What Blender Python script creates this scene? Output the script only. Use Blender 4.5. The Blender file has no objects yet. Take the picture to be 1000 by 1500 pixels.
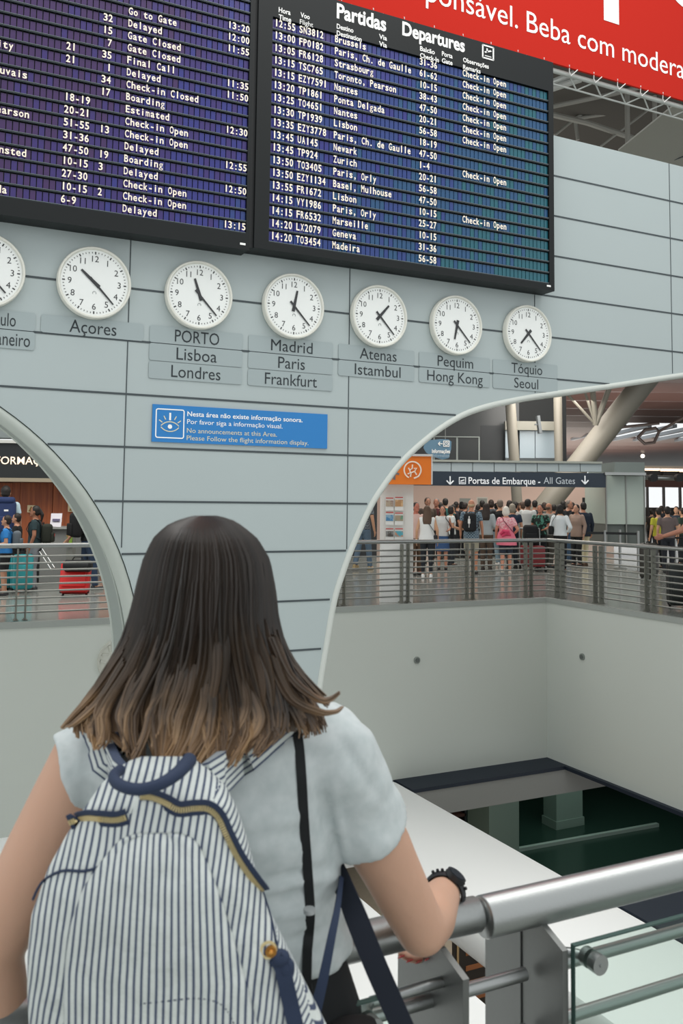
import bpy, bmesh, math, random
from mathutils import Vector, Matrix, noise
from mathutils.geometry import tessellate_polygon
R = random.Random(7)
PI = math.pi
sc = bpy.context.scene
COL = sc.collection
# ------------------------------------------------------------------ camera, world, lights, exposure
FPX, CX, CY = 1320.87, 500.0, 631.39
YAW, PITCH, ROLL = math.radians(63.334), math.radians(4.4385), math.radians(0.68298)
CAM = Vector((0, 0, 1.65))
FWD = Vector((math.cos(YAW) * math.cos(PITCH), math.sin(YAW) * math.cos(PITCH), math.sin(PITCH)))
_r = Vector((math.sin(YAW), -math.cos(YAW), 0)); _u = _r.cross(FWD)
RT = _r * math.cos(ROLL) + _u * math.sin(ROLL); UP = -_r * math.sin(ROLL) + _u * math.cos(ROLL)
cd = bpy.data.cameras.new('camera'); cam = bpy.data.objects.new('camera', cd); COL.objects.link(cam)
cd.sensor_fit = 'VERTICAL'; cd.sensor_height = 36; cd.sensor_width = 24
cd.lens = FPX * 36 / 1500; cd.shift_x = 0; cd.shift_y = -(750 - CY) / 1500
cd.clip_start = 0.05; cd.clip_end = 400
cam.matrix_world = Matrix(((RT.x, UP.x, -FWD.x, CAM.x), (RT.y, UP.y, -FWD.y, CAM.y), (RT.z, UP.z, -FWD.z, CAM.z), (0, 0, 0, 1)))
cd.dof.use_dof = True; cd.dof.focus_distance = 9.0; cd.dof.aperture_fstop = 11
sc.camera = cam
W = bpy.data.worlds.new('world'); sc.world = W; W.use_nodes = True
W.node_tree.nodes['Background'].inputs[0].default_value = (0.96, 0.99, 1.0, 1)
W.node_tree.nodes['Background'].inputs[1].default_value = 1.0
sc.view_settings.view_transform = 'Standard'; sc.view_settings.look = 'None'
sc.view_settings.gamma = 1.0; sc.view_settings.use_curve_mapping = False
sc.view_settings.exposure = 0.0
def area(name, loc, sx, sy, power, aim=(0, 0, -1), col=(1, 1, 1)):
    l = bpy.data.lights.new(name, 'AREA'); l.shape = 'RECTANGLE'; l.size = sx; l.size_y = sy; l.energy = power; l.color = col
    o = bpy.data.objects.new(name, l); COL.objects.link(o); o.location = loc
    o.rotation_euler = Vector(aim).to_track_quat('-Z', 'Y').to_euler()
    return o
area('skylight', (4.5, 3.5, 12), 10, 7, 700, (0.05, 0.2, -1), (1, .98, .95))
area('queue_hall_light', (15, 21, 6.6), 10, 6, 700, (0, 0, -1), (1, .93, .85))
area('information_hall_light', (2.5, 15.6, 5.0), 6, 3, 230, (0, 0, -1), (1, .95, .88))
area('lower_hall_fill', (8, 13, -3.2), 5, 4, 120, (0, 0, -1), (1, .95, .9))  # unseen fill added to brighten the beige lower floor
area('ceiling_fill', (26, 36, 3.4), 26, 8, 900, (0.1, .3, 1), (1, .92, .86))  # unseen fill added from below to brighten the brown ceiling
area('queue_wall_fill', (22.3, 27.3, 6.3), 3, 9, 520, (.25, .5, -1), (1, .93, .86))  # unseen wall wash added to lift the pink wall
area('roof_fill', (20, 26, 7.6), 14, 8, 330, (0, 0, 1), (1, .96, .9))  # unseen fill added to raise the dark high roof
area('ceiling_fill', (48, 72, 3.0), 40, 30, 5200, (0, 0, 1), (1, .9, .8))  # second unseen fill, added for the far end of the brown ceiling
area('lower_dark_fill', (15, 17, -3.0), 5, 4, 85, (0, 0, -1), (.85, 1, .93))  # unseen fill added over the dark green lower floor
area('lounge_light', (26, 32, 6.5), 10, 10, 500, (0, 0, -1), (1, .9, .8))
# ------------------------------------------------------------------ picking points of the place
def ray(x, y): return FWD + RT * ((x - CX) / FPX) - UP * ((y - CY) / FPX)
def on(x, y, ax, v):
    d = ray(x, y); return CAM + d * ((v - CAM[ax]) / d[ax])
def at(x, y, D): return CAM + ray(x, y) * D
def depth(p): return (Vector(p) - CAM).dot(FWD)
FH = Vector((0.8937, -0.4488, 0)); FD = Vector((0.4488, 0.8937, 0)); EZ = Vector((0, 0, 1)); EX = Vector((1, 0, 0)); EY = Vector((0, 1, 0))
# ------------------------------------------------------------------ materials
def lin(c):
    if isinstance(c, str): c = tuple(int(c[i:i + 2], 16) / 255 for i in (0, 2, 4))
    return tuple(v / 12.92 if v <= .04045 else ((v + .055) / 1.055) ** 2.4 for v in c) + (1,)
MATS = {}
def mat(name, c='808080', rough=.6, metal=0.0, bump=0, bscale=60, vary=0, vscale=8, emit=0, alpha=1, spec=.5, trans=0):
    if name in MATS: return MATS[name]
    m = bpy.data.materials.new(name); m.use_nodes = True; nt = m.node_tree; b = nt.nodes['Principled BSDF']
    b.inputs['Base Color'].default_value = lin(c); b.inputs['Roughness'].default_value = rough; b.inputs['Metallic'].default_value = metal
    b.inputs['Specular IOR Level'].default_value = spec
    if trans: b.inputs['Transmission Weight'].default_value = trans
    if emit:
        b.inputs['Emission Color'].default_value = lin(c); b.inputs['Emission Strength'].default_value = emit
    if bump or vary:
        tc = nt.nodes.new('ShaderNodeTexCoord')
    if vary:
        n = nt.nodes.new('ShaderNodeTexNoise'); n.inputs['Scale'].default_value = vscale; n.inputs['Detail'].default_value = 4
        nt.links.new(tc.outputs['Object'], n.inputs['Vector'])
        mx = nt.nodes.new('ShaderNodeMix'); mx.data_type = 'RGBA'
        a = lin(c); mx.inputs[6].default_value = tuple(max(0, v * (1 - vary)) for v in a[:3]) + (1,); mx.inputs[7].default_value = tuple(min(1, v * (1 + vary)) for v in a[:3]) + (1,)
        nt.links.new(n.outputs['Fac'], mx.inputs[0]); nt.links.new(mx.outputs[2], b.inputs['Base Color'])
    if bump:
        n2 = nt.nodes.new('ShaderNodeTexNoise'); n2.inputs['Scale'].default_value = bscale; n2.inputs['Detail'].default_value = 5
        nt.links.new(tc.outputs['Object'], n2.inputs['Vector'])
        bp = nt.nodes.new('ShaderNodeBump'); bp.inputs['Strength'].default_value = bump; bp.inputs['Distance'].default_value = .01
        nt.links.new(n2.outputs['Fac'], bp.inputs['Height']); nt.links.new(bp.outputs['Normal'], b.inputs['Normal'])
    MATS[name] = m; return m
def mat_check(name, ca, cb, scale):
    if name in MATS: return MATS[name]
    m = mat(name, ca, .85); nt = m.node_tree; b = nt.nodes['Principled BSDF']
    tc = nt.nodes.new('ShaderNodeTexCoord'); ck = nt.nodes.new('ShaderNodeTexChecker'); ck.inputs['Scale'].default_value = scale
    ck.inputs[1].default_value = lin(ca); ck.inputs[2].default_value = lin(cb)
    nt.links.new(tc.outputs['Object'], ck.inputs['Vector']); nt.links.new(ck.outputs[0], b.inputs['Base Color']); return m
def mat_noise2(name, ca, cb, scale, lo=.45, hi=.55, rough=.8):
    if name in MATS: return MATS[name]
    m = mat(name, ca, rough); nt = m.node_tree; b = nt.nodes['Principled BSDF']
    tc = nt.nodes.new('ShaderNodeTexCoord'); n = nt.nodes.new('ShaderNodeTexNoise'); n.inputs['Scale'].default_value = scale
    r = nt.nodes.new('ShaderNodeValToRGB'); r.color_ramp.elements[0].position = lo; r.color_ramp.elements[1].position = hi
    r.color_ramp.elements[0].color = lin(ca); r.color_ramp.elements[1].color = lin(cb)
    nt.links.new(tc.outputs['Object'], n.inputs['Vector']); nt.links.new(n.outputs['Fac'], r.inputs[0]); nt.links.new(r.outputs[0], b.inputs['Base Color']); return m
def mat_wood(name, ca, cb):
    m = mat(name, ca, .5); nt = m.node_tree; b = nt.nodes['Principled BSDF']
    tc = nt.nodes.new('ShaderNodeTexCoord'); mp = nt.nodes.new('ShaderNodeMapping'); mp.inputs['Scale'].default_value = (9, 9, .6)
    n = nt.nodes.new('ShaderNodeTexNoise'); n.inputs['Scale'].default_value = 2.2; n.inputs['Detail'].default_value = 6
    r = nt.nodes.new('ShaderNodeValToRGB'); r.color_ramp.elements[0].position = .3; r.color_ramp.elements[1].position = .7
    r.color_ramp.elements[0].color = lin(ca); r.color_ramp.elements[1].color = lin(cb)
    nt.links.new(tc.outputs['Object'], mp.inputs[0]); nt.links.new(mp.outputs[0], n.inputs['Vector']); nt.links.new(n.outputs['Fac'], r.inputs[0]); nt.links.new(r.outputs[0], b.inputs['Base Color']); return m
def mat_tiles(name, ca, cj, size, rough):
    m = mat(name, ca, rough); nt = m.node_tree; b = nt.nodes['Principled BSDF']
    tc = nt.nodes.new('ShaderNodeTexCoord'); br = nt.nodes.new('ShaderNodeTexBrick')
    br.offset = 0; br.inputs['Scale'].default_value = 1; br.inputs['Brick Width'].default_value = size; br.inputs['Row Height'].default_value = size
    br.inputs['Mortar Size'].default_value = .006; a = lin(ca)
    br.inputs['Color1'].default_value = a; br.inputs['Color2'].default_value = tuple(v * .86 for v in a[:3]) + (1,); br.inputs['Mortar'].default_value = lin(cj)
    nt.links.new(tc.outputs['Object'], br.inputs['Vector']); nt.links.new(br.outputs['Color'], b.inputs['Base Color']); return m
def mat_glass(name, tint='ffffff', refl=.12, rough=.02):
    if name in MATS: return MATS[name]
    m = bpy.data.materials.new(name); m.use_nodes = True; nt = m.node_tree; nt.nodes.clear()
    o = nt.nodes.new('ShaderNodeOutputMaterial'); t = nt.nodes.new('ShaderNodeBsdfTransparent'); g = nt.nodes.new('ShaderNodeBsdfGlossy'); mx = nt.nodes.new('ShaderNodeMixShader')
    lw = nt.nodes.new('ShaderNodeLayerWeight'); lw.inputs[0].default_value = .5; pw = nt.nodes.new('ShaderNodeMath'); pw.operation = 'POWER'; pw.inputs[1].default_value = 4; f = nt.nodes.new('ShaderNodeMath'); f.operation = 'MULTIPLY_ADD'; f.inputs[1].default_value = .6; f.inputs[2].default_value = .025
    nt.links.new(lw.outputs['Facing'], pw.inputs[0]); nt.links.new(pw.outputs[0], f.inputs[0])
    t.inputs[0].default_value = lin(tint); g.inputs['Roughness'].default_value = rough
    nt.links.new(f.outputs[0], mx.inputs[0]); nt.links.new(t.outputs[0], mx.inputs[1]); nt.links.new(g.outputs[0], mx.inputs[2]); nt.links.new(mx.outputs[0], o.inputs[0])
    MATS[name] = m; return m
def mat_brushed(name, c, rough=.32):
    m = mat(name, c, rough, 1.0, bump=.04, bscale=180); return m
M_PANEL = mat('wall_panel_grey_blue', 'aab5b5', .42, vary=.025, vscale=.8)
M_JOINT = mat('joint_shadow_gap', '454d50', .8)
M_RIM = mat('pale_rim', 'a9b0a9', .45)
M_WHITE = mat('white_plaster', 'c6cbc4', .62)
M_BEAM = mat('white_beam_paint', 'fbfcfa', .5)
M_NAVY = mat('navy_edge', '0d1b2b', .6)
M_BLACK = mat('matt_black', '0c1012', .6)
M_FRAME = mat('board_frame_black', '0f1415', .5, spec=.3)
M_CREAM = mat('cream_letters', 'fff3df', .7)
M_WTXT = mat('white_letters', 'f6f6f3', .6)
M_STEEL = mat_brushed('brushed_steel', 'a6a9a8', .38)
M_STEELD = mat('dull_steel', '8d8f8b', .42, .85)
M_CLOCKRIM = mat('clock_rim_cream', 'dcdcd2', .5)
M_CLOCKFACE = mat('clock_face_white', 'eef1ee', .6)
M_CLOCKINK = mat('clock_ink', '25282a', .6)
M_GLASS = mat_glass('clear_glass')
M_GLASSG = mat_glass('green_edged_glass', 'eff6f3')
M_GLASSEDGE = mat('glass_edge_green', '39524c', .2)
M_FLOOR = mat_tiles('polished_floor_tiles', '9a9e98', '757874', .8, .14)
# ------------------------------------------------------------------ mesh building
class MB:
    def __init__(s): s.v = []; s.f = []; s.m = []; s.uv = None; s.sharp = 35
    def add(s, vs, fs, mi=0):
        o = len(s.v); s.v += [tuple(v) for v in vs]; s.f += [tuple(i + o for i in f) for f in fs]; s.m += [mi] * len(fs); return o
    def obox(s, c, sx, sy, sz, X=EX, Y=EY, Z=EZ, mi=0):
        c = Vector(c); vs = [c + X * (a * sx / 2) + Y * (b * sy / 2) + Z * (d * sz / 2) for a in (-1, 1) for b in (-1, 1) for d in (-1, 1)]
        s.add(vs, [(0, 1, 3, 2), (4, 6, 7, 5), (0, 4, 5, 1), (2, 3, 7, 6), (0, 2, 6, 4), (1, 5, 7, 3)], mi)
    def box(s, x0, x1, y0, y1, z0, z1, mi=0): s.obox(((x0 + x1) / 2, (y0 + y1) / 2, (z0 + z1) / 2), abs(x1 - x0), abs(y1 - y0), abs(z1 - z0), mi=mi)
    def bevbox(s, c, sx, sy, sz, bev, X=EX, Y=EY, Z=EZ, mi=0, seg=2):
        bm = bmesh.new(); bmesh.ops.create_cube(bm, size=1)
        for v in bm.verts: v.co = Vector((v.co.x * sx, v.co.y * sy, v.co.z * sz))
        bmesh.ops.bevel(bm, geom=bm.edges[:], offset=bev, segments=seg, affect='EDGES', profile=.5)
        bm.verts.index_update(); c = Vector(c)
        s.add([c + X * v.co.x + Y * v.co.y + Z * v.co.z for v in bm.verts], [[v.index for v in f.verts] for f in bm.faces], mi); bm.free()
    def tube(s, pts, r, n=12, caps=True, mi=0, flat=1.0, side=None):
        pts = [Vector(p) for p in pts]; rs = r if isinstance(r, (list, tuple)) else [r] * len(pts)
        rings = []; prev = None
        for i, p in enumerate(pts):
            t = (pts[min(i + 1, len(pts) - 1)] - pts[max(i - 1, 0)])
            if t.length < 1e-9: t = Vector((0, 0, 1))
            t.normalize()
            if prev is None:
                a = Vector(side) if side is not None else (Vector((0, 0, 1)) if abs(t.z) < .9 else Vector((1, 0, 0)))
            else: a = prev
            a = a - t * a.dot(t)
            if a.length < 1e-6: a = t.orthogonal()
            a.normalize(); prev = a; b = t.cross(a)
            rings.append([p + a * (rs[i] * math.cos(2 * PI * k / n)) + b * (rs[i] * flat * math.sin(2 * PI * k / n)) for k in range(n)])
        vs = [v for g in rings for v in g]; fs = []
        for i in range(len(rings) - 1):
            for k in range(n): fs.append((i * n + k, i * n + (k + 1) % n, (i + 1) * n + (k + 1) % n, (i + 1) * n + k))
        if caps: fs.append(tuple(reversed(range(n)))); fs.append(tuple((len(rings) - 1) * n + k for k in range(n)))
        s.add(vs, fs, mi)
    def cyl(s, a, b, r, n=16, mi=0): s.tube([a, b], r, n, True, mi)
    def loft(s, rings, mi=0, caps=True, closed=True):
        n = len(rings[0]); vs = [v for g in rings for v in g]; fs = []
        for i in range(len(rings) - 1):
            for k in range(n if closed else n - 1): fs.append((i * n + k, i * n + (k + 1) % n, (i + 1) * n + (k + 1) % n, (i + 1) * n + k))
        if caps and closed: fs.append(tuple(reversed(range(n)))); fs.append(tuple((len(rings) - 1) * n + k for k in range(n)))
        s.add(vs, fs, mi)
    def ell(s, c, rx, ry, rz, X=EX, Y=EY, Z=EZ, n=14, m=9, mi=0):
        c = Vector(c); vs = [c - Z * rz]; fs = []
        for i in range(1, m):
            t = -PI / 2 + PI * i / m
            for k in range(n):
                a = 2 * PI * k / n; vs.append(c + X * (rx * math.cos(t) * math.cos(a)) + Y * (ry * math.cos(t) * math.sin(a)) + Z * (rz * math.sin(t)))
        vs.append(c + Z * rz); L = len(vs) - 1
        for k in range(n):
            fs.append((0, 1 + (k + 1) % n, 1 + k)); fs.append((L, L - n + k, L - n + (k + 1) % n))
        for i in range(m - 2):
            for k in range(n): a = 1 + i * n; fs.append((a + k, a + (k + 1) % n, a + n + (k + 1) % n, a + n + k))
        s.add(vs, fs, mi)
    def cap(s, p0, r0, p1, r1, n=12, flat0=False, flat1=False):
        p0 = Vector(p0); p1 = Vector(p1); t = (p1 - p0).normalized(); pts = []; rs = []
        if not flat0:
            for k in (80, 55, 28): a = math.radians(k); pts.append(p0 - t * r0 * math.sin(a)); rs.append(r0 * math.cos(a))
        pts += [p0, (p0 + p1) / 2, p1]; rs += [r0, (r0 + r1) / 2, r1]
        if not flat1:
            for k in (28, 55, 80): a = math.radians(k); pts.append(p1 + t * r1 * math.sin(a)); rs.append(r1 * math.cos(a))
        s.tube(pts, rs, n)
    def disc(s, c, r, X, Y, n=32, mi=0):
        c = Vector(c); s.add([c + X * r * math.cos(2 * PI * k / n) + Y * r * math.sin(2 * PI * k / n) for k in range(n)], [tuple(range(n))], mi)
    def poly(s, pts, mi=0):
        pts = [Vector(p) for p in pts]; s.add(pts, [tuple(range(len(pts)))], mi)
    def prism(s, pts, d, mi=0):
        pts = [Vector(p) for p in pts]; d = Vector(d); n = len(pts); tri = tessellate_polygon([pts])
        s.add(pts + [p + d for p in pts], [tuple(t) for t in tri] + [tuple(i + n for i in reversed(t)) for t in tri] + [(i, (i + 1) % n, (i + 1) % n + n, i + n) for i in range(n)], mi)
    def rrect(s, c, w, h, r, X, Y, N, d, mi=0, n=5):
        c = Vector(c); pts = []
        for (sx, sy, a0) in ((1, 1, 0), (-1, 1, 90), (-1, -1, 180), (1, -1, 270)):
            for k in range(n): a = math.radians(a0 + 90 * k / (n - 1)); pts.append(c + X * (sx * (w / 2 - r) + r * math.cos(a)) + Y * (sy * (h / 2 - r) + r * math.sin(a)))
        s.prism(pts, N * d, mi)
    def ring(s, c, r, w, X, Y, N, d=.001, n=28, a0=0, a1=360, mi=0):
        c = Vector(c); full = abs(a1 - a0) >= 360
        P = []
        for k in range(n + 1):
            a = math.radians(a0 + (a1 - a0) * k / n); e = X * math.cos(a) + Y * math.sin(a)
            P.append([c + e * (r - w / 2), c + e * (r + w / 2), c + e * (r + w / 2) + N * d, c + e * (r - w / 2) + N * d])
        s.loft(P, mi, caps=True)
    def text(s, string, origin, X, Y, capheight, width=None, align='l', bold=0, mi=0, lift=0, N=None):
        vs, fs, (x0, x1) = glyphs(string, bold); k = capheight / CAPH; w = x1 - x0
        if w <= 0: return
        kx = k if width is None else width / w
        off = {'l': 0, 'c': -w * kx / 2, 'r': -w * kx}[align]; o = Vector(origin) + (N * lift if N else Vector((0, 0, 0)))
        s.add([o + X * ((v[0] - x0) * kx + off) + Y * (v[1] * k) for v in vs], fs, mi)
    def obj(s, name, mats, parent=None, smooth=True, sharp=35):
        me = bpy.data.meshes.new(name); me.from_pydata(s.v, [], s.f)
        for m in (mats if isinstance(mats, (list, tuple)) else [mats]): me.materials.append(m)
        if len(me.materials) > 1: me.polygons.foreach_set('material_index', s.m)
        me.update()
        if smooth: me.shade_smooth(); me.set_sharp_from_angle(angle=math.radians(sharp))
        return link(name, me, parent)
def link(name, me, parent=None):
    o = bpy.data.objects.new(name, me); COL.objects.link(o)
    if parent: o.parent = parent; o.matrix_parent_inverse = Matrix.LocRotScale(parent.location, parent.rotation_euler, None).inverted() if parent.type == 'EMPTY' else Matrix()
    return o
_G = {}
def glyphs(st, bold=0):
    if 'g' in st: bold = 0
    key = (st, bold)
    if key not in _G:
        cu = bpy.data.curves.new('text', 'FONT'); cu.body = st; cu.size = 1; cu.offset = bold; cu.resolution_u = 3; cu.fill_mode = 'FRONT'
        ob = bpy.data.objects.new('text', cu); me = ob.to_mesh()
        vs = [tuple(v.co) for v in me.vertices]; fs = [tuple(p.vertices) for p in me.polygons]; ob.to_mesh_clear()
        bpy.data.objects.remove(ob); bpy.data.curves.remove(cu)
        xs = [v[0] for v in vs] or [0]; _G[key] = (vs, fs, (min(xs), max(xs)))
    return _G[key]
CAPH = 1.0
CAPH = max(v[1] for v in glyphs('H')[0])
def thing(name, label, cat, loc=(0, 0, 0), rz=0, group=None):
    o = bpy.data.objects.new(name, None); COL.objects.link(o); o.location = loc; o.rotation_euler = (0, 0, rz); o.empty_display_size = .1
    o['label'] = label; o['category'] = cat
    if group: o['group'] = group
    return o
def tag(o, label, cat, group=None):
    o['label'] = label; o['category'] = cat
    if group: o['group'] = group
    return o
def struct(o): o['kind'] = 'structure'; return o
def spline(P, n):
    out = []
    for i in range(len(P) - 1):
        p0 = Vector(P[max(i - 1, 0)]); p1 = Vector(P[i]); p2 = Vector(P[i + 1]); p3 = Vector(P[min(i + 2, len(P) - 1)])
        for k in range(n):
            t = k / n; out.append(.5 * (2 * p1 + (p2 - p0) * t + (2 * p0 - 5 * p1 + 4 * p2 - p3) * t * t + (3 * p1 - p0 - 3 * p2 + p3) * t ** 3))
    out.append(Vector(P[-1])); return out
def interp(T, y):
    if y <= T[0][0]: return T[0][1:]
    for a, b in zip(T, T[1:]):
        if y <= b[0]:
            t = (y - a[0]) / (b[0] - a[0]); return tuple(p + (q - p) * t for p, q in zip(a[1:], b[1:]))
    return T[-1][1:]
# ------------------------------------------------------------------ the shell: well, floors, clock wall
YF, XR, ZB = 12.638, 10.397, -2.72
def slab(name, x0, x1, y0, y1, z0, z1, m):
    b = MB(); b.box(x0, x1, y0, y1, z0, z1); return struct(b.obj(name, m, smooth=False))
slab('floor_far', -25, 130, YF, 130, -.18, 0, M_FLOOR)
slab('floor_right', XR, 40, -4, YF, -.18, 0, M_FLOOR)
slab('floor_near', -8, XR, -4, 1.42, -.18, 0, M_FLOOR)
slab('wall_well_back', -8, XR, YF - .012, YF + .25, ZB, -.07, M_WHITE)
slab('wall_well_right', XR - .012, XR + .25, -4, YF + .25, ZB, -.07, M_WHITE)
slab('wall_well_near', -8, XR, 1.1, 1.40, -6.5, -.18, M_WHITE)
b = MB(); b.box(-8, XR + .03, YF - .03, YF + .05, -.07, .012); struct(b.obj('trim_1', mat('slab_edge_grey', '9a9f9a', .5), smooth=False))
b = MB(); b.box(XR - .03, XR + .05, -4, YF - .03, -.07, .012); struct(b.obj('trim_2', mat('slab_edge_grey'), smooth=False))
# lower slab with the two openings
b = MB(); b.bevbox((6.515, 7.0, ZB - .2), 1.65, 11.2, .4, .05); struct(b.obj('floor_bridge', M_BEAM))
b = MB(); b.box(-8, 4.875, 1.4, YF, ZB - .4, ZB); struct(b.obj('floor_lower_white', M_BEAM, smooth=False))
b = MB(); b.box(7.345, XR - .0, 12.08, YF + .02, ZB - .05, ZB + .005); b.box(10.307, XR + .02, 8.1, 12.08, ZB - .05, ZB + .005); b.box(7.345, XR + .02, 1.4, 8.1, ZB - .4, ZB + .005)
struct(b.obj('trim_3', M_NAVY, smooth=False))
b = MB(); b.box(7.345, 11.6, 12.1, 12.16, -3.16, ZB - .05); struct(b.obj('trim_4', mat('dim_grey_soffit', '8b8c88', .7), smooth=False))
b = MB(); b.box(4.875, 5.69, 10.8, 12.7, ZB - .4, ZB); struct(b.obj('trim_5', M_BEAM, smooth=False))
M_LOWD = mat('dark_green_floor', '22372f', .25)
slab('floor_lower_dark', 12.2, 30, 8, 40, -6.7, -6.5, M_LOWD)
slab('floor_lower_hall', -8, 12.2, 1.4, 31, -6.7, -6.5, mat('beige_stone_floor', 'b7ab98', .45, vary=.1))
b = MB(); b.box(9.9, 12.2, 9.0, 12.9, -6.52, -6.49); struct(b.obj('trim_15', mat('terracotta_floor', '9a6a52', .5, vary=.15), smooth=False))
slab('wall_lower_left', -8, -7.8, 1.4, 31, -6.5, -2.9, M_BLACK)
slab('wall_lower_dark', -8, 30, 31, 31.2, -6.5, 0, M_BLACK)
slab('ceiling_lower', -8, 30, 12.66, 31, -2.9, -2.75, mat('dark_soffit', '30373a', .8))
slab('wall_lower_right', 29, 29.2, 4, 31, -6.5, -.2, M_BLACK)
slab('ceiling_lower_right', XR + .26, 30, 1.4, 12.66, -2.9, -2.75, mat('dark_soffit'))
M_PIL = mat('green_grey_pillar', '71857b', .5)
for i, (x, y, w, d, z1) in enumerate(((12.3, 16.8, .8, .8, -2.95), (15.8, 18.6, .85, .5, -2.95))):
    b = MB(); b.box(x - w / 2, x + w / 2, y - d / 2, y + d / 2, -6.5, z1); b.box(x - w / 2 - .03, x + w / 2 + .03, y - d / 2 - .03, y + d / 2 + .03, -6.5, -6.3)
    tag(b.obj('pillar', M_PIL, smooth=False), ('green grey square pillar on the dark lower floor, nearer the white bridge', 'green grey square pillar on the dark lower floor, farther from the white bridge')[i], 'pillar', 'pillars down in the opening')
b = MB(); b.obox((15.7, 17.55, -6.46), 4.4, .1, .08, Vector((1, -.04, 0)).normalized(), Vector((.04, 1, 0)).normalized()); struct(b.obj('trim_6', mat('pale_strip', '8a9a92', .5), smooth=False))
# grilles beside the pillars down there
for i, (p, lab) in enumerate((((11.9, 18.6), 'dark red shelving unit beside the pillar down in the opening, near the white bridge'), ((21.5, 17.0), 'dark red shelving unit at the right end of the dark opening'))):
    t = thing('shelving_unit', lab, 'shelving', (p[0], p[1], -6.5))
    for k in range(5):
        b = MB(); b.obox((p[0], p[1], -6.2 + k * .45), 1.5, .5, .06); b.obj('shelf', mat('dark_red_brown', '46281f', .6), t, smooth=False)
    for s in (-1, 1):
        b = MB(); b.obox((p[0] + s * .74, p[1], -5.4), .06, .5, 2.2); b.obj('side_panel', M_BLACK, t, smooth=False)
# poster stand seen through the gap between the white beams
pc = on(700, 1418, 2, -5.4)
t = thing('poster_stand', 'dark framed poster stand down in the gap behind the near handrail', 'sign', (pc.x, pc.y, -6.5))
b = MB(); b.rrect((pc.x, pc.y, -5.5), .95, 1.5, .1, EX, EZ, -EY, .05); b.obj('panel', mat('poster_dark', '2a2622', .5), t)
b = MB(); b.rrect((pc.x, pc.y - .055, -5.5), .85, 1.4, .09, EX, EZ, -EY, .01); b.rrect((pc.x, pc.y - .066, -5.5), .78, 1.33, .08, EX, EZ, -EY, .004, 1); b.obj('border', [mat('poster_cream', 'c2a578', .5), mat('poster_dark')], t)
b = MB()
for k in range(4): b.obox((pc.x, pc.y - .075, -5.1 - k * .22), .55, .01, .07)
b.obj('lettering_lines', mat('poster_copper', 'a4673c', .5), t, smooth=False)
b = MB(); b.box(pc.x - .3, pc.x + .3, pc.y - .05, pc.y + .25, -6.5, -6.25); b.obj('foot', M_BLACK, t, smooth=False)
# ---- clock wall
YW, YWB = 7.4, 8.0
LC, LR = (-0.639, 0.196), 2.568
RA = [(3.36, ZB), (3.38, -2.0), (3.41, -1.2), (3.45, -.6), (3.503, -.062), (3.577, .389), (3.647, .762), (3.733, 1.017), (3.835, 1.262), (4.01, 1.608), (4.171, 1.836), (4.382, 2.074), (4.694, 2.323), (4.998, 2.506), (5.273, 2.613), (5.636, 2.705), (6.103, 2.80), (6.948, 2.945), (8.081, 3.153), (10, 3.48), (13, 3.9)]
ra = [(p.x, p.y) for p in spline([(a, c, 0) for a, c in RA], 5)]
la = [(LC[0] + LR, ZB)] + [(LC[0] + LR * math.cos(a), LC[1] + LR * math.sin(a)) for a in [PI * k / 60 for k in range(61)]] + [(LC[0] - LR, ZB)]
ZT = 5.5916
outline = [(-4.4, ZT), (13, ZT)] + list(reversed(ra)) + la + [(-4.4, ZB)]
b = MB(); b.prism([(x, YW, z) for x, z in outline], (0, YWB - YW, 0)); wallf = struct(b.obj('wall_clock', M_PANEL, sharp=20))
JZ = [5.148, 4.709, 4.272, 3.833, 3.3936, 2.9543, 2.508, 2.0715, 1.627, 1.1985, .763, .33, -.11, -.55, -.99, -1.43, -1.87, -2.31]
JX = [-2.44, -.36, 1.727, 3.784, 5.954, 7.915, 9.95, 12.0]
def xright(z):
    for (x0, z0), (x1, z1) in zip(ra, ra[1:]):
        if z0 <= z <= z1: return x0 + (x1 - x0) * (z - z0) / max(z1 - z0, 1e-6)
    return 13
def xleft(z):
    d = z - LC[1]
    return None if d >= LR else LC[0] + (math.sqrt(LR * LR - d * d) if d > 0 else LR)
b = MB()
for z in JZ:
    xl = xleft(z); xl = -4.4 if xl is None else xl + .004; xr_ = min(13, xright(z) - .03)
    b.box(xl, xr_, YW - .004, YW + .02, z - .0085, z + .0085)
for x in JX:
    zl = -2.7
    for k in range(800):
        z = ZT - .01 * k; xl = xleft(z)
        if (xl is not None and LC[0] - LR < x < xl + .02) or x > xright(z) - .02: zl = z + .02; break
        if z < -2.7: break
    b.box(x - .0042, x + .0042, YW - .0035, YW + .02, zl, ZT)
j = b.obj('panel_joint', M_JOINT, wallf, smooth=False); j['kind'] = 'structure'
# rims of both arches
def rim(name, path, r, y, ins, m):
    b = MB(); b.tube([(x, y, z) for x, z in path], r, 12); return struct(b.obj(name, m))
def off(path, d):
    out = []
    for i, (x, z) in enumerate(path):
        a = path[max(i - 1, 0)]; c = path[min(i + 1, len(path) - 1)]; t = Vector((c[0] - a[0], c[1] - a[1])); t.normalize(); out.append((x - t.y * d, z + t.x * d))
    return out
def circ(cx_, r_): return [(cx_ + r_, ZB)] + [(cx_ + r_ * math.cos(PI * k / 60), LC[1] + r_ * math.sin(PI * k / 60)) for k in range(61)] + [(cx_ - r_, ZB)]
b = MB(); b.tube([(x, YW + .13, z) for x, z in circ(-.661, 2.545)], .011, 8); struct(b.obj('trim_16', mat('seam_dark', '555d5a', .7)))
lp = off(la, .055); rim('trim_7', lp, .055, YW + .035, 0, M_RIM)
b = MB(); i0 = off(la, .055)
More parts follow.
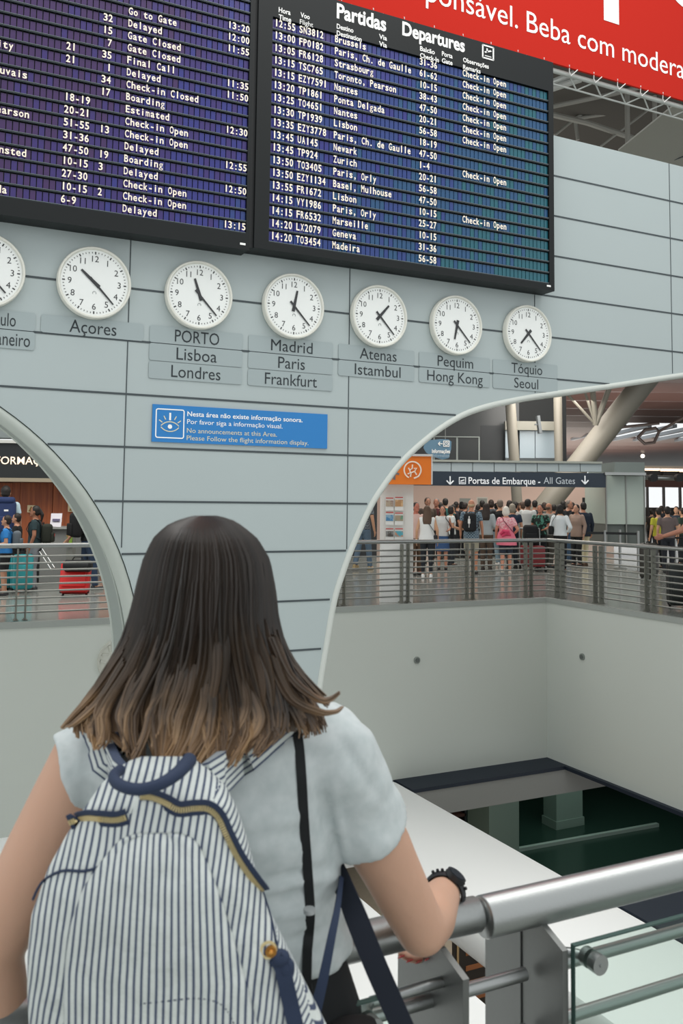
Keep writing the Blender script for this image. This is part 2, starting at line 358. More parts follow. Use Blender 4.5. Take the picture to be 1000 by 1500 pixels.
b.loft([[(xa, YW + .03, za), (xb, YWB - .01, zb), (xb + .02, YWB - .01, zb + .002), (xa + .02, YW + .03, za + .002)] for (xa, za), (xb, zb) in zip(circ(-.639, 2.545), circ(-.743, 2.565))], caps=True); struct(b.obj('trim_8', mat('reveal_grey', '8b938e', .5)))
b = MB(); b.tube([(x, YW + .30, z) for x, z in circ(-.69, 2.552)], .010, 8); b.tube([(x, YWB - .02, z) for x, z in circ(-.743, 2.585)], .030, 8); struct(b.obj('trim_9', M_RIM))
rp = off(ra, -.0); rim('trim_10', off(ra, -.02), .032, YW + .01, 0, mat('pale_rim_light', 'c3c8c2', .45))
b = MB(); b.tube([(x, YWB - .01, z) for x, z in off(ra, -.02)], .035, 8); struct(b.obj('trim_11', M_RIM))
# ------------------------------------------------------------------ departure boards
YB = 7.2
def zat(px, py, y=YB): return on(px, py, 1, y).z
def xat(px, py, y=YB): return on(px, py, 1, y).x
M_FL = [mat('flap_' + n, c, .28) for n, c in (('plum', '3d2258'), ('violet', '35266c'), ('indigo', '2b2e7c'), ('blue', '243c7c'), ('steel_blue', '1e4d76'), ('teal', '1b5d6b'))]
M_SLAT = mat('flap_slat', '2c3438', .4, .3)
M_SLATHI = mat('flap_slat_highlight', '6e787c', .35, .3)  # lighter strip on each slat, a highlight put into the colour
X0 = Vector((1, 0, 0)); NZ = Vector((0, -1, 0))
def board(name, label, xl, xr, zb, zt, fl, fr, rows, header):
    t = thing(name, label, 'departure board', ((xl + xr) / 2, YB, zb))
    b = MB(); b.box(xl, xr, YB + .03, YW - .005, zb, zt)
    b.box(xl, fl, YB - .005, YB + .03, zb, zt); b.box(fr, xr, YB - .005, YB + .03, zb, zt)
    p = rows[0][0] - rows[1][0]
    b.box(fl, fr, YB - .005, YB + .03, zb, rows[-1][0] - p * .5); b.box(fl, fr, YB - .005, YB + .03, rows[0][0] + p * .5, zt)
    b.obj('case', M_FRAME, t, smooth=False)
    for zc, texts in rows:
        b = MB(); nc = int((fr - fl) / .048)
        for k in range(nc):
            x = fl + (fr - fl) * (k + .5) / nc; w = (fr - fl) / nc
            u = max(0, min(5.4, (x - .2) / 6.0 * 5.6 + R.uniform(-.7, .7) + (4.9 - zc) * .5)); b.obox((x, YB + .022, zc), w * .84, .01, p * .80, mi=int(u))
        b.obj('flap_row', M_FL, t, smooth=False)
        b = MB(); b.obox(((fl + fr) / 2, YB + .010, zc - p * .44), fr - fl, .016, p * .14); b.obox(((fl + fr) / 2, YB + .003, zc - p * .40), fr - fl, .008, p * .035, mi=1); b.obj('slat', [M_SLAT, M_SLATHI], t, smooth=False)
        for x, st, fname in texts:
            b = MB(); cw = .0412
            for i, ch in enumerate(st):
                if ch == ' ': continue
                vs, fs, (gx0, gx1) = glyphs(ch, .018); ww = gx1 - gx0; thin = ch in '.,:-il1I'
                tgt = min(.033, ww * p * .62 / CAPH * .85) if thin else .033
                b.text(ch, (x + i * cw + .018, YB - .004, zc - p * .22), EX, EZ, p * .56, width=tgt, align='c', bold=.018)
            b.obj(fname, M_CREAM, t, smooth=False)
    if header:
        for (nm, px, py, px1, st, ch, bold) in header:
            b = MB(); o = on(px, py, 1, YB - .007); b.text(st, (o.x, YB - .007, o.z), EX, EZ, ch, width=xat(px1, py) - o.x, bold=bold); b.obj(nm, M_WTXT, t, smooth=False)
    return t
zr0, zr17 = zat(417, 38), zat(411, 348)
cols = [xat(402, 38), xat(438, 42), xat(490, 62), xat(614, 95), xat(677, 112)]
DEP = '''12:55|SN3812|Brussels|31-36|C
13:00|FP0182|Paris, Ch. de Gaulle|61-62|C
13:05|FR6128|Strasbourg|10-15|C
13:15|TSC765|Toronto, Pearson|38-43|C
13:15|EZY7591|Nantes|47-50|C
13:20|TP1861|Ponta Delgada|20-21|C
13:25|TO4651|Nantes|56-58|C
13:30|TP1939|Lisbon|18-19|
13:35|EZY3778|Paris, Ch. de Gaulle|47-50|
13:45|UA145|Newark|1-4|C
13:45|TP924|Zurich|20-21|
13:50|TO3405|Paris, Orly|56-58|
13:50|EZY1134|Basel, Mulhouse|47-50|
13:55|FR1672|Lisbon|10-15|C
14:15|VY1986|Paris, Orly|25-27|
14:15|FR6532|Marseille|10-15|
14:20|LX2079|Geneva|31-36|
14:20|TO3454|Madeira|56-58|'''.split('\n')
rows = []
for i, l in enumerate(DEP):
    f = l.split('|'); f[4] = 'Check-in Open' if f[4] else ''
    rows.append((zr0 + (zr17 - zr0) * i / 17, [(x, q, n) for x, q, n in zip(cols, f, ('time_text', 'flight_text', 'destination_text', 'desk_text', 'remark_text')) if q]))
xr_b = xat(811.5, 424.6)
hdr = [('title_text', 493, 25.5, 565, 'Partidas', .135, .03), ('title_text', 589, 50.5, 680, 'Departures', .128, .03)] + [('column_heading', x0, y + 3.4, x1, q, .045, .02) for x0, x1, y, q in ((408, 425, 14, 'Hora'), (408, 426, 24.5, 'Time'), (440, 453, 21.5, 'Voo'), (439, 458, 31.5, 'Flight'), (493, 517, 38, 'Destino'), (493, 529, 48, 'Destination'), (555, 566, 53, 'Via'), (555, 566, 63.5, 'Via'), (615, 636, 70.5, 'Balcão'), (615, 642, 80.5, 'Check-In'), (647, 662, 78, 'Porta'), (647, 662, 88, 'Gate'), (678, 715, 87, 'Observações'), (678, 703, 97.5, 'Remarks'))]
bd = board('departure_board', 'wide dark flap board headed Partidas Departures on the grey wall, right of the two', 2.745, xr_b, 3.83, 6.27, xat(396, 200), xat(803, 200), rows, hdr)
b = MB(); o = on(714.5, 77, 1, YB - .007); s_ = .13
for dx, dz, w, h in ((0, .5, 1, .08), (0, -.5, 1, .08), (-.5, 0, .08, 1), (.5, 0, .08, 1)): b.obox((o.x + dx * s_, YB - .008, o.z + dz * s_), w * s_ + .006, .002, h * s_ + .004)
b.prism([(o.x - .045, YB - .007, o.z + .0), (o.x + .03, YB - .007, o.z + .03), (o.x + .045, YB - .007, o.z + .02), (o.x - .035, YB - .007, o.z - .012)], (0, -.002, 0)); b.prism([(o.x - .02, YB - .007, o.z - .0), (o.x + .0, YB - .007, o.z - .0), (o.x - .005, YB - .007, o.z + .04), (o.x - .02, YB - .007, o.z + .04)], (0, -.002, 0))
b.obox((o.x, YB - .008, o.z - .04), .08, .002, .008)
b.obj('plane_icon', M_WTXT, bd, smooth=False)
b = MB(); o = on(806, 421, 1, YB - .01); b.obox((o.x - .02, YB - .008, 3.875), .05, .002, .018); b.obj('maker_mark', M_WTXT, bd, smooth=False)
# left board
zl0, zl16 = zat(185, 16), zat(180, 306)
rem = 'Go to Gate|Delayed|Gate Closed|Gate Closed|Final Call|Delayed|Check-in Closed|Boarding|Estimated|Check-in Open|Check-in Open|Delayed|Boarding|Delayed|Check-in Open|Check-in Open|Delayed'.split('|')
tim = {-1: '13:20', 0: '12:00', 1: '11:55', 4: '11:35', 5: '11:50', 8: '12:30', 11: '12:55', 13: '12:50', 16: '13:15'}
gat = {1: '32', 2: '15', 3: ' 7', 4: '35', 5: ' 1', 6: '34', 7: '17', 10: '13', 12: '19', 13: '3', 15: '2'}
chk = {4: '21', 5: '21', 8: '18-19', 9: '20-21', 10: '51-55', 11: '31-36', 12: '47-50', 13: '10-15', 14: '27-30', 15: '10-15', 16: '6-9'}
dst = {2: 'London, Gatwick', 5: 'London City', 7: 'Paris, Beauvais', 10: 'Toronto, Pearson', 13: 'London, Stansted', 16: 'Ponta Delgada'}
dend = {5: 40 / 2.63, 7: 98 / 2.63, 10: 112 / 2.63, 13: 107 / 2.63, 16: 38 / 2.63, 2: -8}
rows = []
pz = (zl0 - zl16) / 16
for i in range(-5, 17):
    z = zl0 - pz * i; T = []
    if 0 <= i: T.append((xat(184, 150), rem[i], 'remark_text'))
    if i in tim: T.append((xat(331, 150), tim[i], 'time_text'))
    if i in gat: T.append((xat(147, 150), gat[i], 'gate_text'))
    if i in chk: T.append((xat(91, 230), chk[i], 'desk_text'))
    if i in dst: T.append((xat(dend[i], 200) - .0412 * len(dst[i]), dst[i], 'destination_text'))
    rows.append((z, T))
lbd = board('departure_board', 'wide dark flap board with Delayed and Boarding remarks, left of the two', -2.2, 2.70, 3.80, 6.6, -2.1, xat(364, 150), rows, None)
b = MB(); b.box(2.70, 2.745, YB + .02, YW - .005, 3.83, 6.27); tag(b.obj('filler_strip', M_BLACK, smooth=False), 'narrow black filler strip between the two departure boards', 'strip')
b = MB(); b.obox((2.64, YB - .008, 3.845), .05, .002, .018); b.obj('maker_mark', M_WTXT, lbd, smooth=False)
# ------------------------------------------------------------------ clocks
YC = 7.325
CL = [(-22, 402, 8, 'wall clock cut by the left edge of the picture, above the Rio de Janeiro plaque'), (138.5, 417, 10, 'round white wall clock above the Açores plaque'), (292, 435.5, 11, 'round white wall clock above the PORTO plaque'), (430.5, 450, 12, 'round white wall clock above the Madrid plaque'), (556, 464, 13, 'round white wall clock above the Atenas plaque'), (669, 477, 6, 'round white wall clock above the Pequim plaque'), (773.5, 489, 7, 'round white wall clock above the Tóquio plaque')]
for i, (px, py, hr, lab) in enumerate(CL):
    c = on(px, py, 1, YC + .02); x, z = c.x, 3.392; t = thing('wall_clock', lab, 'clock', (x, YW, z), group='world time clocks on the grey wall')
    rr = .295; prof = [(0, YW - .002), (rr - .012, YW - .002), (rr, YW - .012), (rr, YC + .008), (rr - .006, YC), (rr - .016, YC), (rr - .024, YC + .012), (rr - .024, YC + .022)]
    b = MB(); n = 56; b.loft([[(x + r_ * math.cos(2 * PI * k / n), y, z + r_ * math.sin(2 * PI * k / n)) for k in range(n)] for r_, y in prof[1:]], caps=False); b.obj('case', M_CLOCKRIM, t, sharp=50)
    b = MB(); b.tube([(x, YC + .02, z), (x, YC + .03, z)], rr - .02, 48); b.obj('face', M_CLOCKFACE, t)
    yf = YC + .0185
    b = MB()
    for k in range(60):
        a = 2 * PI * k / 60; e = Vector((math.sin(a), 0, math.cos(a))); q = k % 5 == 0
        b.obox(Vector((x, yf, z)) + e * (.245 if q else .247), .010 if q else .005, .001, .022 if q else .012, X=Vector((math.cos(a), 0, -math.sin(a))), Z=e)
    b.obj('minute_track', M_CLOCKINK, t, smooth=False)
    b = MB()
    for h in range(1, 13):
        a = 2 * PI * h / 12; b.text(str(h), (x + .198 * math.sin(a), yf, z + .196 * math.cos(a) - .0245), EX, EZ, .049, align='c')
    b.obj('numerals', M_CLOCKINK, t, smooth=False)
    b = MB(); b.ring((x, yf, z - .085), .014, .004, EX, EZ, NZ, .001, 12, -30, 210); b.obj('maker_mark', mat('grey_mark', '8a8f90', .6), t, smooth=False)
    for nm, ang, L, w, tail, yy in (('hour_hand', (hr % 12 + 23 / 60) * 30, .145, .028, .05, .006), ('minute_hand', 23 * 6 - 1, .225, .018, .055, .003)):
        a = math.radians(ang); e = Vector((math.sin(a), 0, math.cos(a))); s = Vector((math.cos(a), 0, -math.sin(a))); o = Vector((x, YC + .012 + yy * .5, z))
        b = MB(); b.prism([o + e * L + s * w * .32, o + e * L - s * w * .32, o - e * tail - s * w * .55, o - e * tail + s * w * .55], (0, -.0015, 0)); b.tube([o, o + Vector((0, -.003, 0))], .012, 14); b.obj(nm, M_CLOCKINK, t, smooth=False)
    b = MB(); b.disc((x, YC + .004, z), rr - .018, EX, EZ, 40); b.obj('glass_cover', M_GLASS, t, smooth=False)
# ------------------------------------------------------------------ city plaques
M_PLQ = mat('plaque_grey', '9ca8a9', .3)
M_PTX = mat('plaque_text', '252d31', .6)
PX = [(-60, 50), (58, 209), (218, 355), (363, 487), (495, 606.5), (613, 717), (721, 815.5)]
PTX = [['Sao Paulo', 'Rio de Janeiro'], ['Açores'], ['PORTO', 'Lisboa', 'Londres'], ['Madrid', 'Paris', 'Frankfurt'], ['Atenas', 'Istambul'], ['Pequim', 'Hong Kong'], ['Tóquio', 'Seoul']]
TW = {'Açores': (100, 169), 'PORTO': (255, 320), 'Lisboa': (258, 317), 'Londres': (251, 323), 'Madrid': (396, 457), 'Paris': (407, 446), 'Frankfurt': (388, 464), 'Atenas': (526, 580), 'Istambul': (519, 586), 'Pequim': (640, 692), 'Hong Kong': (625, 706), 'Tóquio': (748, 793), 'Seoul': (752, 787)}
PTX[0][0] = 'São Paulo'
TW['São Paulo'] = (-52, 21); TW['Rio de Janeiro'] = (-70, 43)
for (xa, xb), names in zip(PX, PTX):
    for k, s in enumerate(names):
        zc = 3.031 - .152 * k; x0 = on(xa, 520, 1, YW).x; x1 = on(xb, 520, 1, YW).x
        t = thing('city_plaque', 'grey plaque lettered ' + s + ' under a wall clock', 'plaque', ((x0 + x1) / 2, YW, zc - .07), group='city plaques under the clocks')
        b = MB(); b.rrect(((x0 + x1) / 2, YW - .004, zc), x1 - x0, .145, .02, EX, EZ, NZ, .004); b.obj('plate', M_PLQ, t)
        a, c = TW[s]; xa_ = on(a, 520, 1, YW).x; xc_ = on(c, 520, 1, YW).x
        b = MB(); b.text(s, (xa_, YW - .0095, zc - .050), EX, EZ, .102, width=xc_ - xa_); b.obj('lettering', M_PTX, t, smooth=False)
# ------------------------------------------------------------------ blue notice
p0 = on(223, 592, 1, YW); p1 = on(478, 658, 1, YW); zt = p0.z; zb = on(222, 647, 1, YW).z
t = thing('information_sign', 'bright blue notice with an eye symbol on the grey wall below the Lisboa clock', 'sign', ((p0.x + p1.x) / 2, YW, zb))
b = MB(); b.box(p0.x, p1.x, YW - .014, YW - .002, zb, zt); b.obj('panel', mat('sign_blue', '1f79bd', .35), t, smooth=False)
yy = YW - .0155; H = zt - zb; cx = p0.x + H * .48; cz = (zt + zb) / 2
b = MB()
for dx, dz, w, h in ((0, 1, .66, .03), (0, -1, .66, .03), (-1, 0, .03, .66), (1, 0, .03, .66)): b.obox((cx + dx * H * .38, yy, cz + dz * H * .38), w * H, .001, h * H)
for a0, sx, sz in ((0, 1, 1), (90, -1, 1), (180, -1, -1), (270, 1, -1)): b.ring((cx + sx * H * .33, yy, cz + sz * H * .33), H * .05, H * .03, EX, EZ, NZ, .001, 5, a0, a0 + 90)
b.obox((cx, yy, cz + H * .19), H * .05, .001, H * .2); b.disc((cx, yy - .0015, cz - H * .08), H * .06, EX, EZ, 16)
b.obj('white_icon', M_WTXT, t, smooth=False)
M_SC = mat('sign_cream', 'd9d3b4', .6)
for q, dz, xe, bo, mm in (('Nesta área não existe informação sonora.', .27, 447, .012, M_WTXT), ('Por favor siga a informação visual.', .48, 418, .012, M_WTXT), ('No announcements at this Area.', .72, 410, 0, M_SC), ('Please Follow the flight information display.', .92, 456, 0, M_SC)):
    b = MB(); b.text(q, (p0.x + H * .95, yy, zt - H * dz), EX, EZ, H * .125, width=on(xe, 600, 1, YW).x - on(279, 600, 1, YW).x, bold=bo); b.obj('text_line', mm, t, smooth=False)
b = MB()
for s in (1, -1):
    b.ring((cx, yy, cz - H * .08 - s * H * .19), H * .32, H * .025, EX, EZ, NZ, .001, 12, 90 * s - 50, 90 * s + 50)
for a in (-55, -28, 28, 55):
    e = Vector((math.sin(math.radians(a)), 0, math.cos(math.radians(a)))); b.obox(Vector((cx, yy, cz - H * .12)) + e * H * .31, H * .025, .001, H * .11, X=Vector((e.z, 0, -e.x)), Z=e)
b.obj('cream_eye', M_SC, t, smooth=False)
# ------------------------------------------------------------------ red banner and its truss
YR = 8.5
pb = on(1000, 147, 1, YR); zbn = pb.z
t = thing('banner', 'huge red hanging banner with white lettering above the departure boards', 'banner', (8, YR, zbn))
b = MB(); b.box(1.5, 16, YR, YR + .03, zbn, zbn + 3.2); b.obj('fabric', mat('banner_red', 'b9281d', .9, spec=.15), t, smooth=False)
b = MB(); yb_ = YR - .004
xB = on(771, 45, 1, YR).x; zB = on(771, 46, 1, YR).z; xm = on(911, 78, 1, YR).x
full = 'Beba com moderação.'; vs = glyphs('Beba com ')[2]; w1 = glyphs('Beba com m')[2][1] - glyphs('m')[2][1] + glyphs('m')[2][0]
k = (xm - xB) / (w1 - glyphs('B')[2][0]); capb = zat(775, 17, YR) - zat(775, 47, YR)
b.text(full, (xB, yb_, zB), EX, EZ, capb, width=k * (glyphs(full)[2][1] - glyphs(full)[2][0]))
s = 'Seja responsável.'; xdot = on(758, 40, 1, YR).x; w = k * (glyphs(s)[2][1] - glyphs(s)[2][0]); b.text(s, (xdot - w, yb_, zB), EX, EZ, capb, width=w)
xi = on(895, 30, 1, YR).x; b.obox((xi, yb_, zat(895, 33, YR) + .6), on(906, 30, 1, YR).x - on(884, 30, 1, YR).x, .002, 1.2)
b.ring((on(1010, 0, 1, YR).x, yb_, zat(1010, 16, YR) + .52), .42, .2, EX, EZ, NZ, .002, 40)
b.obj('lettering', M_WTXT, t, smooth=False)
t = thing('roof_truss', 'white tubular lattice truss running under the red banner', 'truss', (8, YR + .25, zbn - .35))
MT = mat('truss_white', 'b9bdb8', .45)
z1 = zbn - .042; z2 = zbn - .150
for nm, z, y, r_ in (('chord', z1, YR + .09, .030), ('chord', z2, YR + .2, .012)):
    b = MB(); b.cyl((1.5, y, z), (16, y, z), r_, 12); b.obj(nm, MT, t)
b = MB()
for k in range(34):
    x = 1.6 + k * .42; b.cyl((x, YR + .09, z1), (x + .21, YR + .2, z2), .010, 6); b.cyl((x + .21, YR + .2, z2), (x + .42, YR + .09, z1), .010, 6)
b.obj('lattice', MT, t)
b = MB()
for k in range(36):
    x = 1.8 + k * .4; b.tube([(x, YR - .005, zbn + .03), (x + .03, YR + .03, zbn - .04), (x + .07, YR + .045, z1 - .03), (x + .13, YR - .01, zbn - .005)], .006, 5)
b.obj('lacing', M_WTXT, t)
# ------------------------------------------------------------------ far balustrade along both sides of the well
M_POST = mat('post_plate_grey', '77786f', .5, .3)
def balustrade(name, label, A, Bp, spots, gaps, loc):
    A = Vector(A); Bp = Vector(Bp); d = (Bp - A).normalized(); nrm = Vector((-d.y, d.x, 0)); L = (Bp - A).length
    t = thing(name, label, 'balustrade', loc)
    b = MB(); b.cyl(A + EZ * 1.0, Bp + EZ * 1.0, .032, 14); b.obj('handrail', M_STEEL, t)
    for k in range(9):
        b = MB(); z = .115 + k * .093; b.cyl(A + EZ * z, Bp + EZ * z, .0125, 8); b.obj('rail_bar', M_STEELD, t)
    for s in spots:
        for g in gaps:
            p = A + d * (s + g); b = MB(); b.obox(p + EZ * .49, .014, .095, .94, d, nrm); b.obox(p + EZ * .018, .06, .13, .012, d, nrm); b.cyl(p + EZ * .012 + nrm * .05, p + EZ * .04 + nrm * .05, .012, 8); b.cyl(p + EZ * .012 - nrm * .05, p + EZ * .04 - nrm * .05, .012, 8); b.obj('post', M_POST, t)
    return t
balustrade('balustrade', 'steel balustrade with thin horizontal bars along the far edge of the open well', (-3, YF + .17, 0), (XR + .17, YF + .17, 0), [1.95 - 1.3 * 3 - .1, 1.95, 4.67, 5.75 + 3.70, 7.62 + 3, 8.9 + 3, 10.14 + 3], (-.06, .06), (4, YF + .17, 0))
balustrade('balustrade', 'steel balustrade with thin horizontal bars along the right side of the open well', (XR + .17, YF + .17, 0), (XR + .17, -2, 0), [.32, 1.28, 2.42, 3.6, 4.8, 6], (-.07, .07), (XR + .17, 8, 0))
M_DARKM = mat('dark_ring', '6d726f', .4, .5)
for p, N, lab in ((on(610, 967, 1, YF - .012), Vector((0, -1, 0)), 'small round metal disc on the white wall below the far balustrade'), (on(853, 962, 0, XR - .012), Vector((-1, 0, 0)), 'small round metal disc on the white wall below the right balustrade')):
    t = thing('wall_disc', lab, 'fitting', p)
    b = MB(); b.tube([p - N * .002, p + N * .025], .055, 20); b.obj('flange', mat('flange_grey', '8e948f', .45, .4), t)
    b = MB(); b.tube([p + N * .025, p + N * .035], .035, 18); b.obj('insert', M_DARKM, t)
# big round cream medallion on the wall half hidden behind the hair
c = on(172, 962, 1, YF + .0); c = Vector((c.x + .02, YF - .012, c.z - .05))
t = thing('wall_medallion', 'round pale relief emblem on the white wall, half hidden behind the brown hair', 'emblem', c)
b = MB(); b.tube([c, c - EY * .03], .30, 40); b.obj('plate', mat('medallion_cream', 'cfd0c6', .6), t)
b = MB(); b.ring(c - EY * .032, .285, .025, EX, EZ, NZ, .015, 40)
for k in range(14):
    a = 2 * PI * k / 14; e = Vector((math.cos(a), 0, math.sin(a))); s = Vector((-math.sin(a), 0, math.cos(a))); b.obox(c + e * .22 - EY * .04, .09, .02, .03, (e + s * .5 * (-1) ** k).normalized(), EY, (s - e * .5 * (-1) ** k).normalized())
b.obj('relief', mat('medallion_relief', 'bdbeb4', .6), t)
# ------------------------------------------------------------------ far hall
def fbox(b, x0, x1, y0, y1, D, th, mi=0):
    a = at(x0, (y0 + y1) / 2, D); c = at(x1, (y0 + y1) / 2, D); zt = at((x0 + x1) / 2, y0, D).z; zb = at((x0 + x1) / 2, y1, D).z
    w = (c - a).dot(FH); m = (a + c) / 2; b.obox(Vector((m.x, m.y, (zt + zb) / 2)) + FD * (th / 2), w, th, zt - zb, FH, FD, EZ, mi)
def fwall(name, x0, x1, ztop, D, m, zbot=0, th=.3):
    a = at(x0, 730, D); c = at(x1, 730, D); w = (c - a).dot(FH); p = (a + c) / 2
    b = MB(); b.obox(Vector((p.x, p.y, (ztop + zbot) / 2)) + FD * th / 2, w, th, ztop - zbot, FH, FD, EZ); return struct(b.obj(name, m, smooth=False))
fwall('wall_queue_back', 480, 898, 2.95, 38, mat('pink_wall', 'd3b8aa', .7))
fwall('wall_queue_upper', 560, 830, 9, 39.5, mat('dark_blue_wall', '1d2427', .6), 2.9)
# ceilings: brown ribbed ceiling with a skylight, dark roof high above
M_BROWN = mat('brown_ceiling', '6a4f48', .38, .1, vary=.18, vscale=.6)
b = MB(); n = 46
def bz(i): return 7.0 + .10 * math.sin(i * 2.1)
d0, d1, h0, h1 = 30.0, 135.0, -20.0, 70.0
hole_d = (62, 76); hole_h = (19.5, 30)
for i in range(n):
    da = d0 + (d1 - d0) * (i / n) ** 1.3; db = d0 + (d1 - d0) * ((i + 1) / n) ** 1.3
    segs = [(h0, hole_h[0]), (hole_h[1], h1)] if (hole_d[0] < (da + db) / 2 < hole_d[1]) else [(h0, h1)]
    for ha, hb in segs:
        za, zb = 7.0 + (.0 if i % 2 else .18), 7.0 + (.18 if i % 2 else .0)
        P = [FD * da + FH * ha + EZ * za, FD * da + FH * hb + EZ * za, FD * db + FH * hb + EZ * zb, FD * db + FH * ha + EZ * zb]
        b.add(P + [p + EZ * .1 for p in P], [(3, 2, 1, 0), (4, 5, 6, 7), (0, 1, 5, 4), (2, 3, 7, 6), (1, 2, 6, 5), (3, 0, 4, 7)])
struct(b.obj('ceiling_brown', M_BROWN, smooth=False))
b = MB()
for k in range(7): b.obox(FD * 69 + FH * (19.5 + k * 1.75) + EZ * 7.1, .3, 14, .25, FH, FD)
struct(b.obj('window_1', mat('skylight_bar', '9aa3ab', .5), smooth=False))
b = MB(); b.obox(FD * 40 + FH * 12 + EZ * 14.2, 120, 50, .2, FH, FD); struct(b.obj('ceiling_high', mat('dark_roof', '4d4b46', .8), smooth=False))
M_TRS = mat('roof_steel_grey', '8d8d86', .5)
def pt(x, y, D): return at(x, y, D)
def roof_tube(lab, P, r, nm='roof_strut', m=None):
    b = MB(); b.tube(P, r, 8); tag(b.obj(nm, m or M_TRS), lab, 'strut')
roof_tube('grey roof strut rising to the right just under the white truss, beside the board', [pt(800, 158, 26), pt(900, 137, 26), pt(1000, 112, 26)], .07)
roof_tube('grey vertical roof post left of the pale sloped soffit', [pt(919, 210, 27), pt(918, 130, 27)], .075)
roof_tube('short grey roof post near the pale sloped soffit, rightmost of two', [pt(959, 190, 27.5), pt(958, 140, 27.5)], .07)
roof_tube('long grey roof tube sloping down to the right above the wall top', [pt(800, 166, 28), pt(860, 180, 28), pt(935, 205, 28)], .09)
roof_tube('dark roof tube rising from the strut hub towards the right', [pt(842, 174, 29), pt(900, 165, 29), pt(950, 158, 29)], .06)
roof_tube('thin roof tube dropping from the hub to the wall top, left side', [pt(842, 174, 29), pt(812, 198, 29)], .05)
roof_tube('thin roof tube dropping straight down from the hub', [pt(842, 174, 29), pt(846, 205, 29)], .06)
roof_tube('thin roof tube climbing steeply from the hub to the truss', [pt(842, 174, 29), pt(905, 132, 29)], .05)
roof_tube('white tube end sticking out beside the board under the truss, upper', [pt(805, 122, 24), pt(840, 108, 24)], .09, m=MT)
roof_tube('white tube end sticking out beside the board under the truss, lower', [pt(805, 131, 24), pt(850, 116, 24)], .09, m=MT)
roof_tube('thin roof brace crossing low beside the pale sloped soffit', [pt(880, 214, 28), pt(950, 160, 28)], .04)
b = MB(); P = [at(905, 221, 16), at(985, 156, 14), at(1100, 195, 14), at(1100, 290, 16)]; b.prism(P, EZ * .03); struct(b.obj('ceiling_soffit', mat('soffit_pale', 'a5a69e', .7), smooth=False))
b = MB(); b.tube([at(915, 217, 15.98) - EZ * .01, at(1010, 172, 14.3) - EZ * .02], .012, 6); b.tube([at(975, 237, 15.9) - EZ * .02, at(1010, 224, 15.2) - EZ * .02], .012, 6); struct(b.obj('trim_12', M_JOINT))
# gates sign with its fascia
t = thing('gates_sign', 'long dark overhead sign reading Portas de Embarque above the queue', 'sign', at(760, 712, 28))
b = MB(); fbox(b, 600, 887, 691.5, 712.5, 28, .2); b.obj('panel', mat('sign_navy', '1d2a38', .4), t, smooth=False)
def ftext(b, s, x0, x1, ybase, ytop, D, mi=0, bold=0):
    o = at(x0, ybase, D); w = (at(x1, ybase, D) - o).dot(FH); ch = at(x0, ytop, D).z - o.z; b.text(s, o, FH, EZ, ch, width=w, bold=bold, mi=mi)
M_STXT = mat('sign_lettering_grey', 'd5dade', .6, emit=.25)
b = MB(); ftext(b, 'Portas de Embarque - ', 686, 791, 708.5, 699, 27.97, bold=.01); b.obj('portuguese_lettering', M_STXT, t, smooth=False)
b = MB(); ftext(b, 'All Gates', 796, 842, 708.5, 699, 27.97); b.obj('english_lettering', mat('sign_lettering_dim', 'a9b3bb', .6, emit=.15), t, smooth=False)
def farrow(b, x, y, s, D):
    o = at(x, y, D); k = s * D / FPX
    for (p, q) in (((0, .5), (0, -.45)), ((-.42, -.05), (0, -.5)), ((.42, -.05), (0, -.5))):
        A = o + FH * p[0] * k + EZ * p[1] * k; B2 = o + FH * q[0] * k + EZ * q[1] * k; b.cyl(A, B2, k * .08, 6)
b = MB(); farrow(b, 659, 703.5, 12, 27.95); b.obj('arrow', M_STXT, t)
b = MB(); farrow(b, 856.5, 703, 12, 27.95); b.obj('arrow', M_STXT, t)
b = MB(); o = at(677, 704, 27.95); k = 27.95 / FPX
for dx, dz, w, h in ((0, 1, 10, 1), (0, -1, 10, 1), (-1, 0, 1, 10), (1, 0, 1, 10)): b.obox(o + FH * dx * 4.6 * k + EZ * dz * 4.6 * k, w * k, .01, h * k, FH, FD)
b.obox(o + EZ * .2 * k, 6 * k, .01, 1.4 * k, (FH + EZ * .35).normalized(), FD, (EZ - FH * .35).normalized()); b.obox(o - EZ * 2.6 * k, 7 * k, .01, 1 * k, FH, FD); b.obj('plane_icon', M_STXT, t, smooth=False)
t = thing('fascia_band', 'pale grey panelled band above the gates sign', 'fascia', at(760, 691, 28.2))
for k in range(9):
    b = MB(); fbox(b, 598 + k * 31.5, 628.6 + k * 31.5, 677.5, 691, 28.1, .3); b.obj('panel', mat('fascia_grey', '9aa7ab', .45), t, smooth=False)
b = MB(); fbox(b, 598, 882, 674.5, 677.5, 28.05, .4); b.obj('ledge', mat('ledge_pale', '8f958f', .5), t, smooth=False)
# booth of grey green glass at the right end of the sign
M_BG = mat('booth_glass_panel', 'aab8b0', .18)
t = thing('glass_booth', 'grey green glass booth at the right end of the gates sign', 'booth', at(915, 800, 28))
b = MB(); fbox(b, 888, 945, 697, 768, 28.3, 2.5); b.obj('glass_walls', M_BG, t, smooth=False)
b = MB(); fbox(b, 900, 944, 677, 696, 28.0, 3); b.obj('roof_box', mat('booth_roof', '6d7876', .5), t, smooth=False)
b = MB(); fbox(b, 888, 945, 768, 800, 28.3, 2.5); b.obj('base', mat('booth_base', '5d6562', .4), t, smooth=False)
for x in (888, 917, 944):
    b = MB(); fbox(b, x - .8, x + .8, 694, 800, 28.25, .08); b.obj('mullion', M_STEELD, t, smooth=False)
b = MB(); fbox(b, 886, 946, 692, 696, 27.9, .15); b.obj('top_rail', M_STEEL, t, smooth=False)
